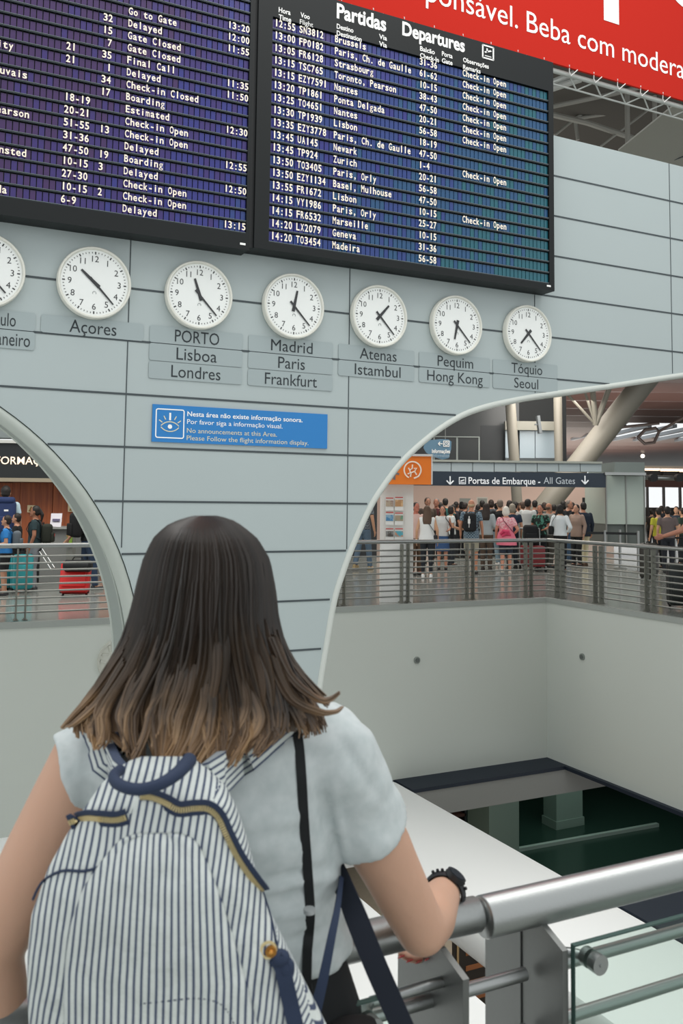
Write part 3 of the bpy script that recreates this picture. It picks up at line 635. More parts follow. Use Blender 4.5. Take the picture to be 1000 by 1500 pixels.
# lounge at the far right: columns, window wall, truss tube, lamps
b = MB()
for k in range(5): fbox(b, 948 + k * 24, 950 + k * 24, 690, 770, 75, .4)
fbox(b, 938, 1090, 688, 712, 75.5, .5); fbox(b, 938, 1090, 744, 775, 75.5, .5); struct(b.obj('window_2', mat('window_frame_dark', '4b4642', .5), smooth=False))
t = thing('spotlight_track', 'horizontal silver tube with round spotlights at the far right', 'light fitting', at(970, 700, 30))
b = MB(); b.cyl(at(905, 698, 30), at(1040, 702, 30), .08, 10); b.obj('tube', M_STEEL, t)
for x in (912, 954, 992):
    b = MB(); p = at(x, 700, 29.7); b.tube([p, p - FD * .25], .13, 14); b.obj('spotlight', M_BLACK, t)
for i, (x0, x1, y, D) in enumerate(((946, 966, 688, 44), (970, 995, 689, 44), (998, 1030, 690, 44))):
    b = MB(); fbox(b, x0, x1, y - 1.6, y + 1.0, D, .3); tag(b.obj('strip_lamp', mat('warm_lamp', 'ffd9b0', .5, emit=3), smooth=False), ('glowing strip lamp under the brown ceiling next to the glass booth', 'glowing strip lamp under the brown ceiling, middle of three', 'glowing strip lamp under the brown ceiling at the right picture edge')[i], 'lamp', 'strip lamps under the brown ceiling')
b = MB(); fbox(b, 940, 1060, 683, 686, 43.5, .6); struct(b.obj('trim_13', mat('lamp_bulkhead', 'b5aa9c', .6), smooth=False))
b = MB(); fbox(b, 938, 1060, 704, 714, 60, .5); struct(b.obj('trim_14', mat('red_brown_bulkhead', '6b4a42', .6), smooth=False))
b = MB(); p = at(941, 668, 95); b.ell(p, .2, .2, .2); tag(b.obj('downlight', mat('downlight_glow', 'fff0d8', .4, emit=6)), 'tiny glowing round downlight in the brown ceiling', 'lamp')
b = MB(); p = at(970, 708, 45); 
# round and leaning columns
M_COL = mat('column_pale', '7d7a70', .5)
def column(lab, P, r):
    b = MB(); b.tube(P, r, 20); tag(b.obj('column', M_COL), lab, 'column')
def gz(p): return Vector((p.x, p.y, 0))
a_, c_ = at(757, 735, 33), at(747, 588, 33); dv = (c_ - a_); column('pale round column right of the dark upper windows, leaning slightly left', [a_ - dv * (a_.z / dv.z), a_ + dv * ((9.0 - a_.z) / dv.z)], .19)
a_, c_ = at(818, 675, 34.5), at(816, 580, 34.5); column('pale vertical round column in front of the brown ceiling', [gz(a_), a_, Vector((c_.x, c_.y, 7.1))], .16)
a_, c_ = at(800, 740, 34), at(938, 566, 34); dv = c_ - a_; column('thick pale column leaning far to the right up to the brown ceiling', [a_ - dv * (a_.z / dv.z), a_, c_, a_ + dv * ((7.0 - a_.z) / dv.z)], .43)
hub = at(872, 622, 33.4)
for (x, y, lab) in ((833, 580, 'thin pale brace spreading left from the leaning column'), (857, 576, 'thin pale brace rising left of centre from the leaning column'), (868, 574, 'pale strut rising steeply from the leaning column'), (891, 571, 'pale strut rising right from the leaning column')):
    top = at(x, y, 33.0); b = MB(); b.cyl(hub, hub + (top - hub) * ((7.0 - hub.z) / (top.z - hub.z)), .05 if 'thin' in lab else .1, 10); tag(b.obj('strut', M_COL), lab, 'strut', 'struts of the leaning column')
t = thing('skylight_frame', 'dark hexagonal steel frame hanging in front of the skylight', 'frame', at(951, 645, 50))
b = MB(); P = [at(x, y, 50) for x, y in ((934, 641), (944, 630), (960, 627), (965, 632), (958, 648), (944, 650))]; b.tube(P + [P[0]], .09, 8); b.obj('ring', mat('frame_dark', '4a4340', .5), t)
b = MB(); b.cyl(at(965, 632, 50), at(1010, 606, 48), .08, 8); b.cyl(at(890, 628, 50), at(965, 620, 50), .08, 8); b.obj('brace', mat('frame_dark'), t)
# upper office: dark windows, pale panels, beam
t = thing('office_facade', 'dark upper office front with thin white window bars above the gates sign', 'office', at(690, 674, 36))
b = MB(); fbox(b, 600, 760, 566, 675, 36, .4); b.obj('dark_wall', mat('office_dark', '1f2628', .35), t, smooth=False)
for x0, x1, y0, y1 in ((610, 702, 639, 640.5), (634.5, 636.5, 640, 675), (668, 670.5, 640, 675), (700.5, 702.5, 640, 675)):
    b = MB(); fbox(b, x0, x1, y0, y1, 35.9, .08); b.obj('window_bar', mat('bar_grey', '8d9693', .5), t, smooth=False)
b = MB(); fbox(b, 704, 740, 623, 672, 35.93, .06); b.obj('recess', mat('office_recess', '272c2f', .6), t, smooth=False)
t = thing('office_glazing', 'pale blue office panels between the columns above the gates sign', 'panel', at(780, 672, 36))
for x0, x1 in ((740, 751), (761, 783), (784, 812)):
    b = MB(); fbox(b, x0, x1, 627, 671, 35.6, .1); b.obj('pane', mat('pale_blue_pane', '93a3ac', .3), t, smooth=False)
b = MB(); fbox(b, 740, 815, 617, 630, 35.4, .3); b.obj('beam', mat('beam_pale', '85857b', .5), t, smooth=False)
b = MB(); fbox(b, 740, 812, 671, 675, 35.4, .3); b.obj('sill', M_JOINT, t, smooth=False)
b = MB(); p = at(789, 622, 34); k = 34 / FPX; b.obox(p, 4 * k, .3, 26 * k, (FH + EZ * .12).normalized(), FD, (EZ - FH * .12).normalized()); b.obox(p - FH * 2 * k, 8 * k, .1, 2 * k, FH, FD); tag(b.obj('speaker_bar', mat('grey_dark_metal', '50575a', .5), smooth=False), 'narrow dark grey bar fixed to the pale beam above the office panels', 'fitting')
# wall vents / doors in the pink wall and notice board
for i, (x0, x1) in enumerate(((671, 690), (698, 714))):
    t = thing('wall_opening', ('grey framed opening in the pink wall, left of two', 'grey framed opening in the pink wall, right of two')[i], 'doorway', at((x0 + x1) / 2, 795, 38), group='openings in the pink wall')
    b = MB(); fbox(b, x0, x1, 728, 795, 37.93, .06); b.obj('frame', mat('frame_pale', 'c9c3b8', .5), t, smooth=False)
    b = MB(); fbox(b, x0 + 2, x1 - 1, 730, 795, 37.9, .05); b.obj('leaf', mat('door_grey', '8f938c', .5), t, smooth=False)
t = thing('notice_board', 'tall dark notice board with yellow sheets behind the man in the navy blazer', 'notice board', at(865, 800, 31))
b = MB(); fbox(b, 854, 877, 729, 793, 31, .12); b.obj('board', mat('board_black', '202629', .4), t, smooth=False)
b = MB(); fbox(b, 857, 875, 739, 767, 30.97, .02); b.obj('yellow_sheet', mat('yellow_sheet', 'cda95e', .7), t, smooth=False)
for x0, x1, y0, y1 in ((858, 864, 744, 749), (866, 874, 744, 750), (858, 864, 755, 766), (866, 874, 757, 766)):
    b = MB(); fbox(b, x0, x1, y0, y1, 30.94, .02); b.obj('white_sheet', mat('white_sheet', 'd8d4c4', .7), t, smooth=False)
# queue barriers
M_BELT = mat('belt_black', '15191b', .6)
for i, (x, yf, lab) in enumerate(((935, 838, 'steel queue post in front of the glass booth, right of three'), (886, 836, 'steel queue post left of the glass booth corner'), (908, 833, 'steel queue post in front of the glass booth, middle of three'))):
    p = on(x, yf, 2, 0); t = thing('queue_post', lab, 'barrier post', p, group='queue posts by the glass booth')
    b = MB(); b.tube([p, p + EZ * .015, p + EZ * .03], [.17, .17, .06], 18); b.obj('base', M_STEELD, t)
    b = MB(); b.cyl(p + EZ * .02, p + EZ * 1.0, .035, 12); b.obj('pole', M_STEEL, t)
    if i != 2:
        q = on({0: 886, 1: 985}[i] if i == 0 else 860, 836, 2, 0); b = MB(); m = (p + q) / 2; dd = (q - p); b.obox(m + EZ * .93, dd.length, .006, .06, dd.normalized(), Vector((-dd.y, dd.x, 0)).normalized()); b.obj('belt', M_BELT, t, smooth=False)
# hanging blue information sign
t = thing('hanging_sign', 'rounded blue hanging sign reading Informações behind the arch', 'sign', at(641, 673, 31))
prof = [(620, 656), (622, 649), (630, 644.5), (645, 643.2), (657, 643.8), (661, 647), (660.5, 658), (657, 671), (648, 673), (634, 669), (624, 663)]
b = MB(); b.prism([at(x, y, 31) for x, y in prof], FD * .1); b.obj('panel', mat('hanging_blue', '5f8299', .4), t)
b = MB(); ftext(b, 'Informações', 632.5, 659, 663.5, 658, 30.97, bold=.02)
o = at(645, 650, 30.97); k = 31 / FPX
for (p_, q_) in (((3.2, 0), (-3.2, 0)), ((-.5, 2.8), (-3.4, 0)), ((-.5, -2.8), (-3.4, 0))): b.cyl(o + FH * p_[0] * k + EZ * p_[1] * k, o + FH * q_[0] * k + EZ * q_[1] * k, .6 * k, 6)
o = at(653.5, 650, 30.97)
for dx, dz, w, h in ((0, 1, 9, .9), (0, -1, 9, .9), (-1, 0, .9, 9), (1, 0, .9, 9)): b.obox(o + FH * dx * 4 * k + EZ * dz * 4 * k, w * k, .01, h * k, FH, FD)
b.ring(o, 2.6 * k, .8 * k, FH, EZ, -FD, .004, 14); b.obox(o + EZ * .4 * k, .8 * k, .005, 2 * k, FH, FD)
b.obj('white_lettering', M_WTXT, t, smooth=False)
b = MB(); ftext(b, 'Information', 634, 658, 669.3, 665, 30.97); b.obj('grey_lettering', mat('grey_blue_lettering', '9fb4c2', .6), t, smooth=False)
b = MB()
for x in (630, 652): p = at(x, 645, 31.03); b.cyl(p, Vector((p.x, p.y, 7)), .012, 6)
b.obj('hanger', M_STEELD, t)
# orange sign on its white totem with leaflets
tz = on(577, 882, 2, 0); TD = depth(tz)
t = thing('totem', 'white display totem with six picture leaflets behind the far balustrade', 'totem', tz)
b = MB(); fbox(b, 557, 605, 708, 882, TD, .22); b.obj('column_body', mat('totem_white', 'e3e0da', .45), t, smooth=False)
b = MB(); fbox(b, 557, 597, 795, 882, TD - .04, .06); b.obj('front_leaf', mat('totem_leaf', 'efefec', .4), t, smooth=False)
PICS = [((565, 576), (733, 742), '9a7f77', 'b6a48e'), ((578.5, 590), (732, 742), 'd9b48a', 'b98d63'), ((565, 576), (754, 763), '4f86ad', '8fb0c4'), ((578.5, 590), (755, 763), 'a8967f', '6f9479'), ((565, 576), (778, 786), '55514c', '8a8a86'), ((578.5, 590), (778, 786), '5aa6b4', 'c98a63')]
for (xa, xb), (ya, yb), ca, cb in PICS:
    b = MB(); fbox(b, xa - .5, xb + .5, ya - 5, yb + 6, TD - .012, .01); lf = b.obj('leaflet', mat('leaflet_white', 'e9e7e2', .5), t, smooth=False)
    b = MB(); fbox(b, xa, xb, ya, yb, TD - .02, .006); b.obj('picture', mat_noise2('pic_' + ca, ca, cb, 14), lf, smooth=False)
    b = MB(); fbox(b, xa, xb, ya - 4.2, ya - 2.6, TD - .02, .006); b.obj('heading', mat('leaflet_red', 'c0504a', .6), lf, smooth=False)
t = thing('shop_sign', 'orange sign with a round white figure symbol above the white totem', 'sign', at(600, 709, TD))
b = MB(); fbox(b, 552, 632, 668, 709.5, TD - .1, .25); b.obj('panel', mat('sign_orange', 'f4801f', .4), t, smooth=False)
b = MB(); fbox(b, 552, 633.5, 664.8, 668, TD - .12, .3); fbox(b, 631.5, 633.5, 668, 709.5, TD - .12, .3); b.obj('edge_frame', mat('pale_edge', 'd6d4d0', .4), t, smooth=False)
b = MB(); ftext(b, 'ar', 564, 585, 702, 688, TD - .12, bold=.02); b.obj('grey_lettering', mat('lettering_mauve', '7a6f72', .6), t, smooth=False)
o = at(604, 688.5, TD - .12); k = TD / FPX; b = MB()
b.ring(o, 12.2 * k, 2 * k, FH, EZ, -FD, .006, 32, -75, 245)
for P in (((0, 8), (-.5, 2), (-4, 0), (-6, 3)), ((-4, 0), (-3, -4), (-7, -6)), ((2, 2), (6, 3), (3, -2), (6, -7)), ((3, -2), (-2, -4), (-3, -10)), ((2, -12), (9, -9), (11, -5))): b.tube([o + FH * p * k + EZ * q * k for p, q in P], 1.1 * k, 6)
b.obj('symbol', mat('symbol_cream', 'fff0dc', .5), t)
# dark kiosk behind the man in the checked shirt
b = MB(); fbox(b, 470, 552, 690, 825, 27, 1.2); tag(b.obj('kiosk', mat('kiosk_dark', '2c3033', .6), smooth=False), 'dark kiosk wall behind the man in the checked shirt', 'kiosk')
# ------------------------------------------------------------------ information hall on the left
M_WOOD = mat_wood('red_brown_wood', '8a4220', 'b05e2e')
fwall('wall_information', -420, 330, 2.15, 20.1, mat('behind_wood', '5a2d18', .6), 0, .2)
t = thing('wood_panelling', 'red brown wood panelled wall behind the travellers on the left', 'panelling', at(60, 830, 19.9))
for x0, x1 in ((-60, -30), (-30, 15.5), (16, 27.5), (28, 75.3), (76.2, 125), (126, 175), (176, 230)):
    b = MB(); fbox(b, x0, x1, 707, 835, 19.9, .09); b.obj('wood_panel', M_WOOD, t, smooth=False)
t = thing('information_desk_sign', 'black illuminated sign lettered Informações over the wood panelling', 'sign', at(50, 703, 19.2))
b = MB(); fbox(b, -90, 130, 649, 700, 19.2, .6); b.obj('panel', mat('sign_black', '14191a', .35), t, smooth=False)
b = MB(); fbox(b, -90, 130, 644.5, 649, 19.1, .7); b.obj('top_trim', mat('trim_pale', 'd9d9d2', .5), t, smooth=False)
b = MB(); fbox(b, -90, 130, 700, 705.5, 19.1, .7); b.obj('bottom_trim', mat('trim_tan', 'a59a84', .5), t, smooth=False)
b = MB(); ss = 'INFORMAÇÕES'; g = glyphs(ss, .004)[2]; gf = glyphs('INF', .004)[2]; ga = glyphs('INFORMA', .004)[2]
wpx = (48 - 0) / ((ga[1] - gf[1])) ; ftext(b, ss, 0.5 - wpx * (gf[1] - g[0] + .03), 0.5 - wpx * (gf[1] - g[0] + .03) + wpx * (g[1] - g[0]), 679.5, 668.5, 19.17, bold=.004); b.obj('lettering', mat('lit_letters_cream', 'ffe3c4', .5, emit=1.0), t, smooth=False)
b = MB(); fbox(b, -120, 330, 480, 643, 20.5, .4); struct(b.obj('wall_information_upper', mat('pale_grey_upper', '9da6a5', .6), smooth=False))
for i, (x0, y0, lab) in enumerate(((40, 740, 'small square warning sticker on the wood panelling, behind the dark haired girl'), (99.5, 739, 'small square warning sticker on the wood panelling, beside the arch'))):
    t = thing('warning_sticker', lab, 'sticker', at(x0 + 5, y0 + 10, 19.85), group='warning stickers on the wood')
    b = MB(); fbox(b, x0, x0 + 11, y0, y0 + 10.5, 19.86, .03); b.obj('square', mat('sticker_cream', 'd8c8a2', .6), t, smooth=False)
    b = MB(); b.prism([at(x0 + 1.5, y0 + 9, 19.84), at(x0 + 9.5, y0 + 9, 19.84), at(x0 + 5.5, y0 + 1.5, 19.84)], FD * .01); b.obj('triangle', mat('sticker_ochre', '8f6a2b', .6), t, smooth=False)
t = thing('counter', 'speckled grey stone counter block in front of the wood panelling', 'counter', at(88, 845, 17.5))
b = MB(); fbox(b, 52, 135, 774, 853, 17.5, .6); b.obj('block', mat('speckled_stone', '868885', .5, vary=.15, vscale=90), t, smooth=False)
b = MB(); fbox(b, 51, 136, 772, 775, 17.45, .7); b.obj('top', mat('counter_top', 'a2a4a0', .3), t, smooth=False)
t = thing('leaflet_stand', 'white leaning leaflet with a dark printed block on the grey counter', 'leaflet', at(82, 772, 17.6))
b = MB(); P = [at(75, 752, 17.7), at(91, 752, 17.7), at(89, 772, 17.5), at(73, 771, 17.5)]; b.prism(P, FD * .02); b.obj('sheet', mat('sheet_lilac_white', 'd5d2d8', .5), t, smooth=False)
b = MB(); P = [at(77, 760, 17.6), at(88, 760, 17.6), at(87.5, 763.5, 17.55), at(76.7, 763.5, 17.55)]; b.prism(P, -FD * .004); b.obj('printed_block', mat('print_violet', '5a5570', .6), t, smooth=False)
t = thing('leaflet_rack', 'green and yellow leaflet rack beside the grey counter, next to the arch', 'rack', at(101, 846, 17.2))
b = MB(); fbox(b, 97, 106, 772, 853, 17.1, .2); b.obj('stand', mat('rack_grey', '7d7f79', .5), t, smooth=False)
b = MB(); fbox(b, 97.5, 105, 775, 786, 17.07, .04); b.obj('yellow_leaflet', mat('leaf_ochre', 'a98a4c', .6), t, smooth=False)
b = MB(); fbox(b, 97.5, 105, 787, 799, 17.07, .04); b.obj('green_leaflet', mat('leaf_green', '7fa03c', .6), t, smooth=False)
# ------------------------------------------------------------------ people
def skinmat(c): return mat('skin_' + c, c, .55, spec=.35)
_BLOB = {}
def blob(key, fn, vox, smooth=6, fac=.5):
    """continuous surface grown over the shapes fn adds, cached by key"""
    if key in _BLOB: return _BLOB[key]
    b = MB(); fn(b); me = bpy.data.meshes.new('grown'); me.from_pydata(b.v, [], b.f); me.update()
    o = bpy.data.objects.new('grown', me); COL.objects.link(o)
    r = o.modifiers.new('r', 'REMESH'); r.mode = 'VOXEL'; r.voxel_size = vox
    if smooth: s = o.modifiers.new('s', 'SMOOTH'); s.iterations = smooth; s.factor = fac
    dg = bpy.context.evaluated_depsgraph_get(); m2 = bpy.data.meshes.new_from_object(o.evaluated_get(dg))
    bpy.data.objects.remove(o); bpy.data.meshes.remove(me)
    m2.shade_smooth(); _BLOB[key] = m2; return m2
def pobj(name, me, m, parent):
    o = bpy.data.objects.new(name, me); COL.objects.link(o); o.parent = parent
    if not me.materials: me.materials.append(None)
    o.material_slots[0].link = 'OBJECT'; o.material_slots[0].material = m
    return o
def V(*a): return Vector(a)
# arm poses: elbow and wrist for the right arm (x to the right, y forwards), metres on a 1.72 m figure
ARMS = {'down': ((.245, -.03, 1.13), (.255, .05, .89)), 'bent': ((.235, -.04, 1.13), (.17, .20, 1.07)), 'carry': ((.25, -.02, 1.13), (.235, .16, .97)), 'chest': ((.24, .02, 1.14), (.06, .22, 1.22)), 'face': ((.27, .10, 1.16), (.12, .18, 1.42)), 'swing': ((.24, -.13, 1.14), (.25, -.10, .90)), 'back': ((.24, -.14, 1.14), (.27, -.30, .93)), 'rail': ((.25, .16, 1.14), (.22, .40, 1.06)), 'hip': ((.30, -.08, 1.14), (.20, .05, 1.02))}
def legs(stride):
    # returns per side hip, knee, ankle
    out = []
    for s, k in ((1, 1), (-1, -1)):
        f = stride * k
        out.append((V(.085 * s, 0, .90), V(.09 * s, .03 + f * .12, .48), V(.095 * s, f * .26 - (.02 if f < 0 else 0), .085 + (.05 if f < -.3 else 0))))
    return out
def hand(b, w, d, s, n):
    """palm and five fingers hanging along d from the wrist w"""
    d = d.normalized(); side = V(0, 1, 0); side = (side - d * side.dot(d)).normalized(); up = d.cross(side)
    p = w + d * .05; b.ell(p, .016, .038, .05, up, side, d, 10, 7)
    for k, L in enumerate((.062, .072, .068, .052)):
        o = w + d * .085 + side * (.030 - .020 * k); m = o + d * L * .6 + up * (-.008 * s); b.cap(o, .0105, m, .0098, 8); b.cap(m, .0098, m + d * L * .4 + up * (-.014 * s), .0088, 8)
    o = w + d * .03 + side * .032; b.cap(o, .0125, o + d * .045 + side * .022, .0105, 8)
def body_fn(arms, stride, girth, female):
    def fn(b):
        g = girth; sh = .165 if female else .185
        ring = lambda z, rx, ry, y=0: [V(rx * math.cos(2 * PI * k / 20), y + ry * math.sin(2 * PI * k / 20), z) for k in range(20)]
        b.loft([ring(.84, .10 * g, .09 * g), ring(.92, .165 * g, .115 * g), ring(1.02, .15 * g, .105 * g), ring(1.12, .135 * g, .10 * g), ring(1.25, .155 * g, .115 * g, .005), ring(1.35, .16 * g, .105 * g, -.005), ring(1.42, .13, .08, -.01), ring(1.46, .07, .06, -.005)])
        b.cap((0, -.01, 1.40), .06, (0, .01, 1.52), .052)
        hc = V(0, .02, 1.605); b.ell(hc + V(0, -.012, .022), .076, .092, .094); b.ell(hc + V(0, .012, -.035), .064, .075, .080); b.ell(hc + V(0, .088, -.02), .013, .018, .022); b.ell(hc + V(0, .07, -.085), .03, .025, .02)
        for s in (1, -1): b.ell(hc + V(.078 * s, -.005, -.015), .010, .02, .032)
        for s, key in ((1, arms[0]), (-1, arms[1])):
            e, w = ARMS[key]; S = V(sh * s, -.01, 1.385); e = V(e[0] * s, e[1], e[2]); w = V(w[0] * s, w[1], w[2])
            b.cap(S, .052 * g ** .5, e, .039); b.cap(e, .039, w, .028); hand(b, w, (w - e), s, 0)
        for h, k, a in legs(stride): b.cap(h, .088 * g, k, .056); b.cap(k, .056, a, .036); b.cap(a - V(0, .02, .02), .035, a + V(0, .12, -.045), .03)
    return fn
def top_fn(arms, sleeve, hem, girth, female, loose=.014):
    def fn(b):
        g = girth; sh = .165 if female else .185; L = loose
        ring = lambda z, rx, ry, y=0: [V((rx + L) * math.cos(2 * PI * k / 24), y + (ry + L) * math.sin(2 * PI * k / 24), z) for k in range(24)]
        R_ = [ring(1.02, .152 * g, .112 * g), ring(1.12, .142 * g, .107 * g), ring(1.25, .158 * g, .118 * g, .005), ring(1.35, .168 * g, .108 * g, -.005), ring(1.415, .125, .078, -.01), ring(1.45, .062, .055, -.005)]
        if hem < .95: R_ = [ring(hem, .170 * g, .120 * g), ring(.95, .168 * g, .120 * g)] + R_
        b.loft(R_)
        for s, key in ((1, arms[0]), (-1, arms[1])):
            e, w = ARMS[key]; S = V(sh * s, -.01, 1.385); e = V(e[0] * s, e[1], e[2]); w = V(w[0] * s, w[1], w[2])
            if sleeve == 'none': b.ell(S - V(.02 * s, 0, 0), .06, .07, .07)
            elif sleeve == 'short': b.cap(S, .064 * g ** .5, S + (e - S) * .62, .058, flat1=True)
            else: b.cap(S, .066 * g ** .5, e, .053); b.cap(e, .053, w - (w - e).normalized() * .01, .040, flat1=True)
    return fn
def trs_fn(kind, stride, girth):
    def fn(b):
        g = girth; ring = lambda z, rx, ry, y=0: [V(rx * g * math.cos(2 * PI * k / 20), y + ry * g * math.sin(2 * PI * k / 20), z) for k in range(20)]
        b.loft([ring(.80, .10, .08), ring(.86, .165, .12), ring(.93, .178, .126), ring(1.03, .158, .114)])
        if kind == 'skirt': b.loft([ring(.50, .20, .17), ring(.75, .185, .14), ring(.95, .172, .12)]); return
        for h, k, a in legs(stride):
            if kind == 'shorts': b.cap(h, .10 * g, k + (h - k) * .12, .082, flat1=True)
            elif kind == 'tight': b.cap(h, .094 * g, k, .062); b.cap(k, .062, a + V(0, 0, .03), .044, flat1=True)
            else: b.cap(h, .098 * g, k, .070); b.cap(k, .070, a - V(0, .0, .01), .058, flat1=True)
    return fn
def shoe_fn(s, stride):
    def fn(b):
        h, k, a = legs(stride)[0 if s > 0 else 1]; o = V(a.x, a.y, a.z - .085)
        b.ell(o + V(0, -.03, .05), .04, .05, .045); b.ell(o + V(0, .06, .038), .044, .11, .036); b.obox(o + V(0, .04, .012), .08, .23, .022)
    return fn
def hair_fn(kind):
    def fn(b):
        hc = V(0, .02, 1.605)
        if kind != 'bald': b.ell(hc + V(0, -.026, .030), .086, .092, .098); b.ell(hc + V(0, -.045, -.02), .078, .068, .07)
        if kind == 'bald': b.ell(hc + V(0, -.035, -.01), .081, .076, .055)
        if kind == 'bob': b.ell(hc + V(0, -.03, -.03), .098, .088, .115)
        if kind == 'long': b.loft([[V(rx * math.cos(2 * PI * k / 16), y + ry * math.sin(2 * PI * k / 16), z) for k in range(16)] for z, rx, ry, y in ((1.28, .10, .035, -.115), (1.36, .115, .045, -.105), (1.45, .11, .06, -.07), (1.56, .095, .085, -.02), (1.66, .085, .085, 0))])
        if kind == 'tail': b.cap(hc + V(0, -.10, .03), .035, hc + V(0, -.15, -.06), .038); b.cap(hc + V(0, -.15, -.06), .038, hc + V(0, -.14, -.19), .018)
        if kind == 'bun': b.ell(hc + V(0, -.11, .03), .045, .045, .045)
    return fn
EYE = mat('eye_dark', '2a211c', .3); LIP = mat('lip', 'a4605a', .5)
def person(label, x, yfoot=None, yhead=740, D=None, face=0, arms=('down', 'down'), stride=0, girth=1.0, fem=False, skin='c99a7c', hair='2a2019', style='short', top='808080', sleeve='short', hem=.90, pants='2b3038', legsk='long', shoes='2a2a2a', group=None, vox=.0125, topm=None, hgt=None, eyes=False, loose=.014):
    if D is None: p = on(x, yfoot, 2, 0); D = depth(p)
    else: q = at(x, 735, D); p = Vector((q.x, q.y, 0))
    h = hgt or at(x, yhead, D).z; s = h / 1.722
    v = Vector((p.x, p.y)); ang = math.atan2(v.y, v.x) - PI / 2 + math.radians(face)
    t = thing('person', label, 'person', p, ang, group); t.scale = (s, s, s)
    gk = round(girth, 2)
    pobj('body', blob(('b', arms, stride, gk, fem, vox), body_fn(arms, stride, gk, fem), vox, 4), skinmat(skin), t)
    pobj('shirt', blob(('t', arms, sleeve, hem, gk, fem, loose), top_fn(arms, sleeve, hem, gk, fem, loose), .014, 3), topm or mat('cloth_' + top, top, .9), t)
    pobj('skirt' if legsk == 'skirt' else 'trousers', blob(('l', legsk, stride, gk), trs_fn(legsk, stride, gk), .014, 3), mat('cloth_' + pants, pants, .9), t)
    for sd in (1, -1): pobj('shoe', blob(('s', sd, stride), shoe_fn(sd, stride), .010, 3), mat('shoe_' + shoes, shoes, .6), t)
    if style: pobj('hair', blob(('h', style), hair_fn(style), .012, 3), mat('hair_' + hair, hair, .6), t)
    if eyes:
        if 'eye' not in _BLOB:
            b = MB(); b.ell((0, 0, 0), .011, .008, .008, n=8, m=5); me = bpy.data.meshes.new('eye'); me.from_pydata(b.v, [], b.f); _BLOB['eye'] = me
            b = MB(); b.ell((0, 0, 0), .024, .008, .008, n=8, m=5); me = bpy.data.meshes.new('mouth'); me.from_pydata(b.v, [], b.f); _BLOB['mouth'] = me
        for sd in (1, -1): o = pobj('eye', _BLOB['eye'], EYE, t); o.location = (.030 * sd, .100, 1.612)
        o = pobj('mouth', _BLOB['mouth'], LIP, t); o.location = (0, .098, 1.548)
    return t
def carried(t, name, label, cat, build, group=None):
    """a thing built in the carrier's measure but standing free of it"""
    r = thing(name, label, cat, t.location, t.rotation_euler.z, group); r.scale = t.scale
    for nm, fn, m in build:
        b = MB(); fn(b); me = bpy.data.meshes.new(nm); me.from_pydata(b.v, [], b.f); me.shade_smooth(); me.set_sharp_from_angle(angle=.7); me.materials.append(m)
        o = bpy.data.objects.new(nm, me); COL.objects.link(o); o.parent = r
    return r
def backpack(t, label, c, trim='15181b', w=.30, h=.42, d=.17, extra=(), z=1.20, y=-.135):
    cm = mat('cloth_' + c, c, .85); tm = mat('cloth_' + trim, trim, .85)
    B = [('bag', lambda b: b.bevbox((0, y - d / 2, z), w, d, h, .07, seg=4), cm), ('front_pocket', lambda b: b.bevbox((0, y - d - .015, z - h * .18), w * .78, .06, h * .5, .025, seg=3), cm), ('grab_handle', lambda b: b.tube([(-.035, y - .03, z + h / 2 - .01), (-.02, y - .03, z + h / 2 + .03), (.02, y - .03, z + h / 2 + .03), (.035, y - .03, z + h / 2 - .01)], .008, 6), tm)]
    for s in (1, -1): B.append(('shoulder_strap', (lambda s: lambda b: b.tube([(.10 * s, y - .005, z + .17), (.105 * s, -.10, 1.42), (.105 * s, -.01, 1.455), (.11 * s, .10, 1.38), (.125 * s, .145, 1.25), (.15 * s, .06, 1.10), (.12 * s, y - .01, 1.05)], .022, 8, flat=.35, side=(1, 0, 0)))(s), tm))
    return carried(t, 'backpack', label, 'backpack', B + list(extra))
def suitcase(label, p, c, rz=0, w=.42, d=.26, h=.62, tilt=0, handle=True, hx=0):
    t = thing('suitcase', label, 'suitcase', p, rz); cm = mat('case_' + c, c, .45)
    T = Matrix.Rotation(math.radians(tilt), 4, 'X')
    def put(nm, fn, m):
        b = MB(); fn(b); b.v = [tuple(T @ Vector(v)) for v in b.v]; me = bpy.data.meshes.new(nm); me.from_pydata(b.v, [], b.f); me.shade_smooth(); me.set_sharp_from_angle(angle=.7); me.materials.append(m); o = bpy.data.objects.new(nm, me); COL.objects.link(o); o.parent = t
    put('shell', lambda b: b.bevbox((0, 0, .06 + h / 2), w, d, h, .05, seg=3), cm)
    put('front_pocket', lambda b: b.bevbox((0, -d / 2 - .01, .06 + h * .42), w * .8, .04, h * .55, .015), cm)
    put('side_band', lambda b: b.bevbox((0, 0, .06 + h / 2), w + .006, .03, h + .006, .012), M_BLACK)
    put('top_handle', lambda b: b.tube([(-.08, 0, h + .05), (-.07, 0, h + .09), (.07, 0, h + .09), (.08, 0, h + .05)], .012, 6), M_BLACK)
    for s in (1, -1): put('wheel', (lambda s: lambda b: b.cyl((s * w * .4 - .015, d * .3, .032), (s * w * .4 + .015, d * .3, .032), .032, 12))(s), M_BLACK)
    if handle:
        for s in (1, -1): put('pull_rod', (lambda s: lambda b: b.cyl((s * .09, d * .4, h), (s * .09, d * .4, h + .46), .009, 8))(s), M_STEEL)
        put('pull_grip', lambda b: b.cyl((-.10, d * .4, h + .46), (.10, d * .4, h + .46), .016, 8), M_BLACK)
    return t
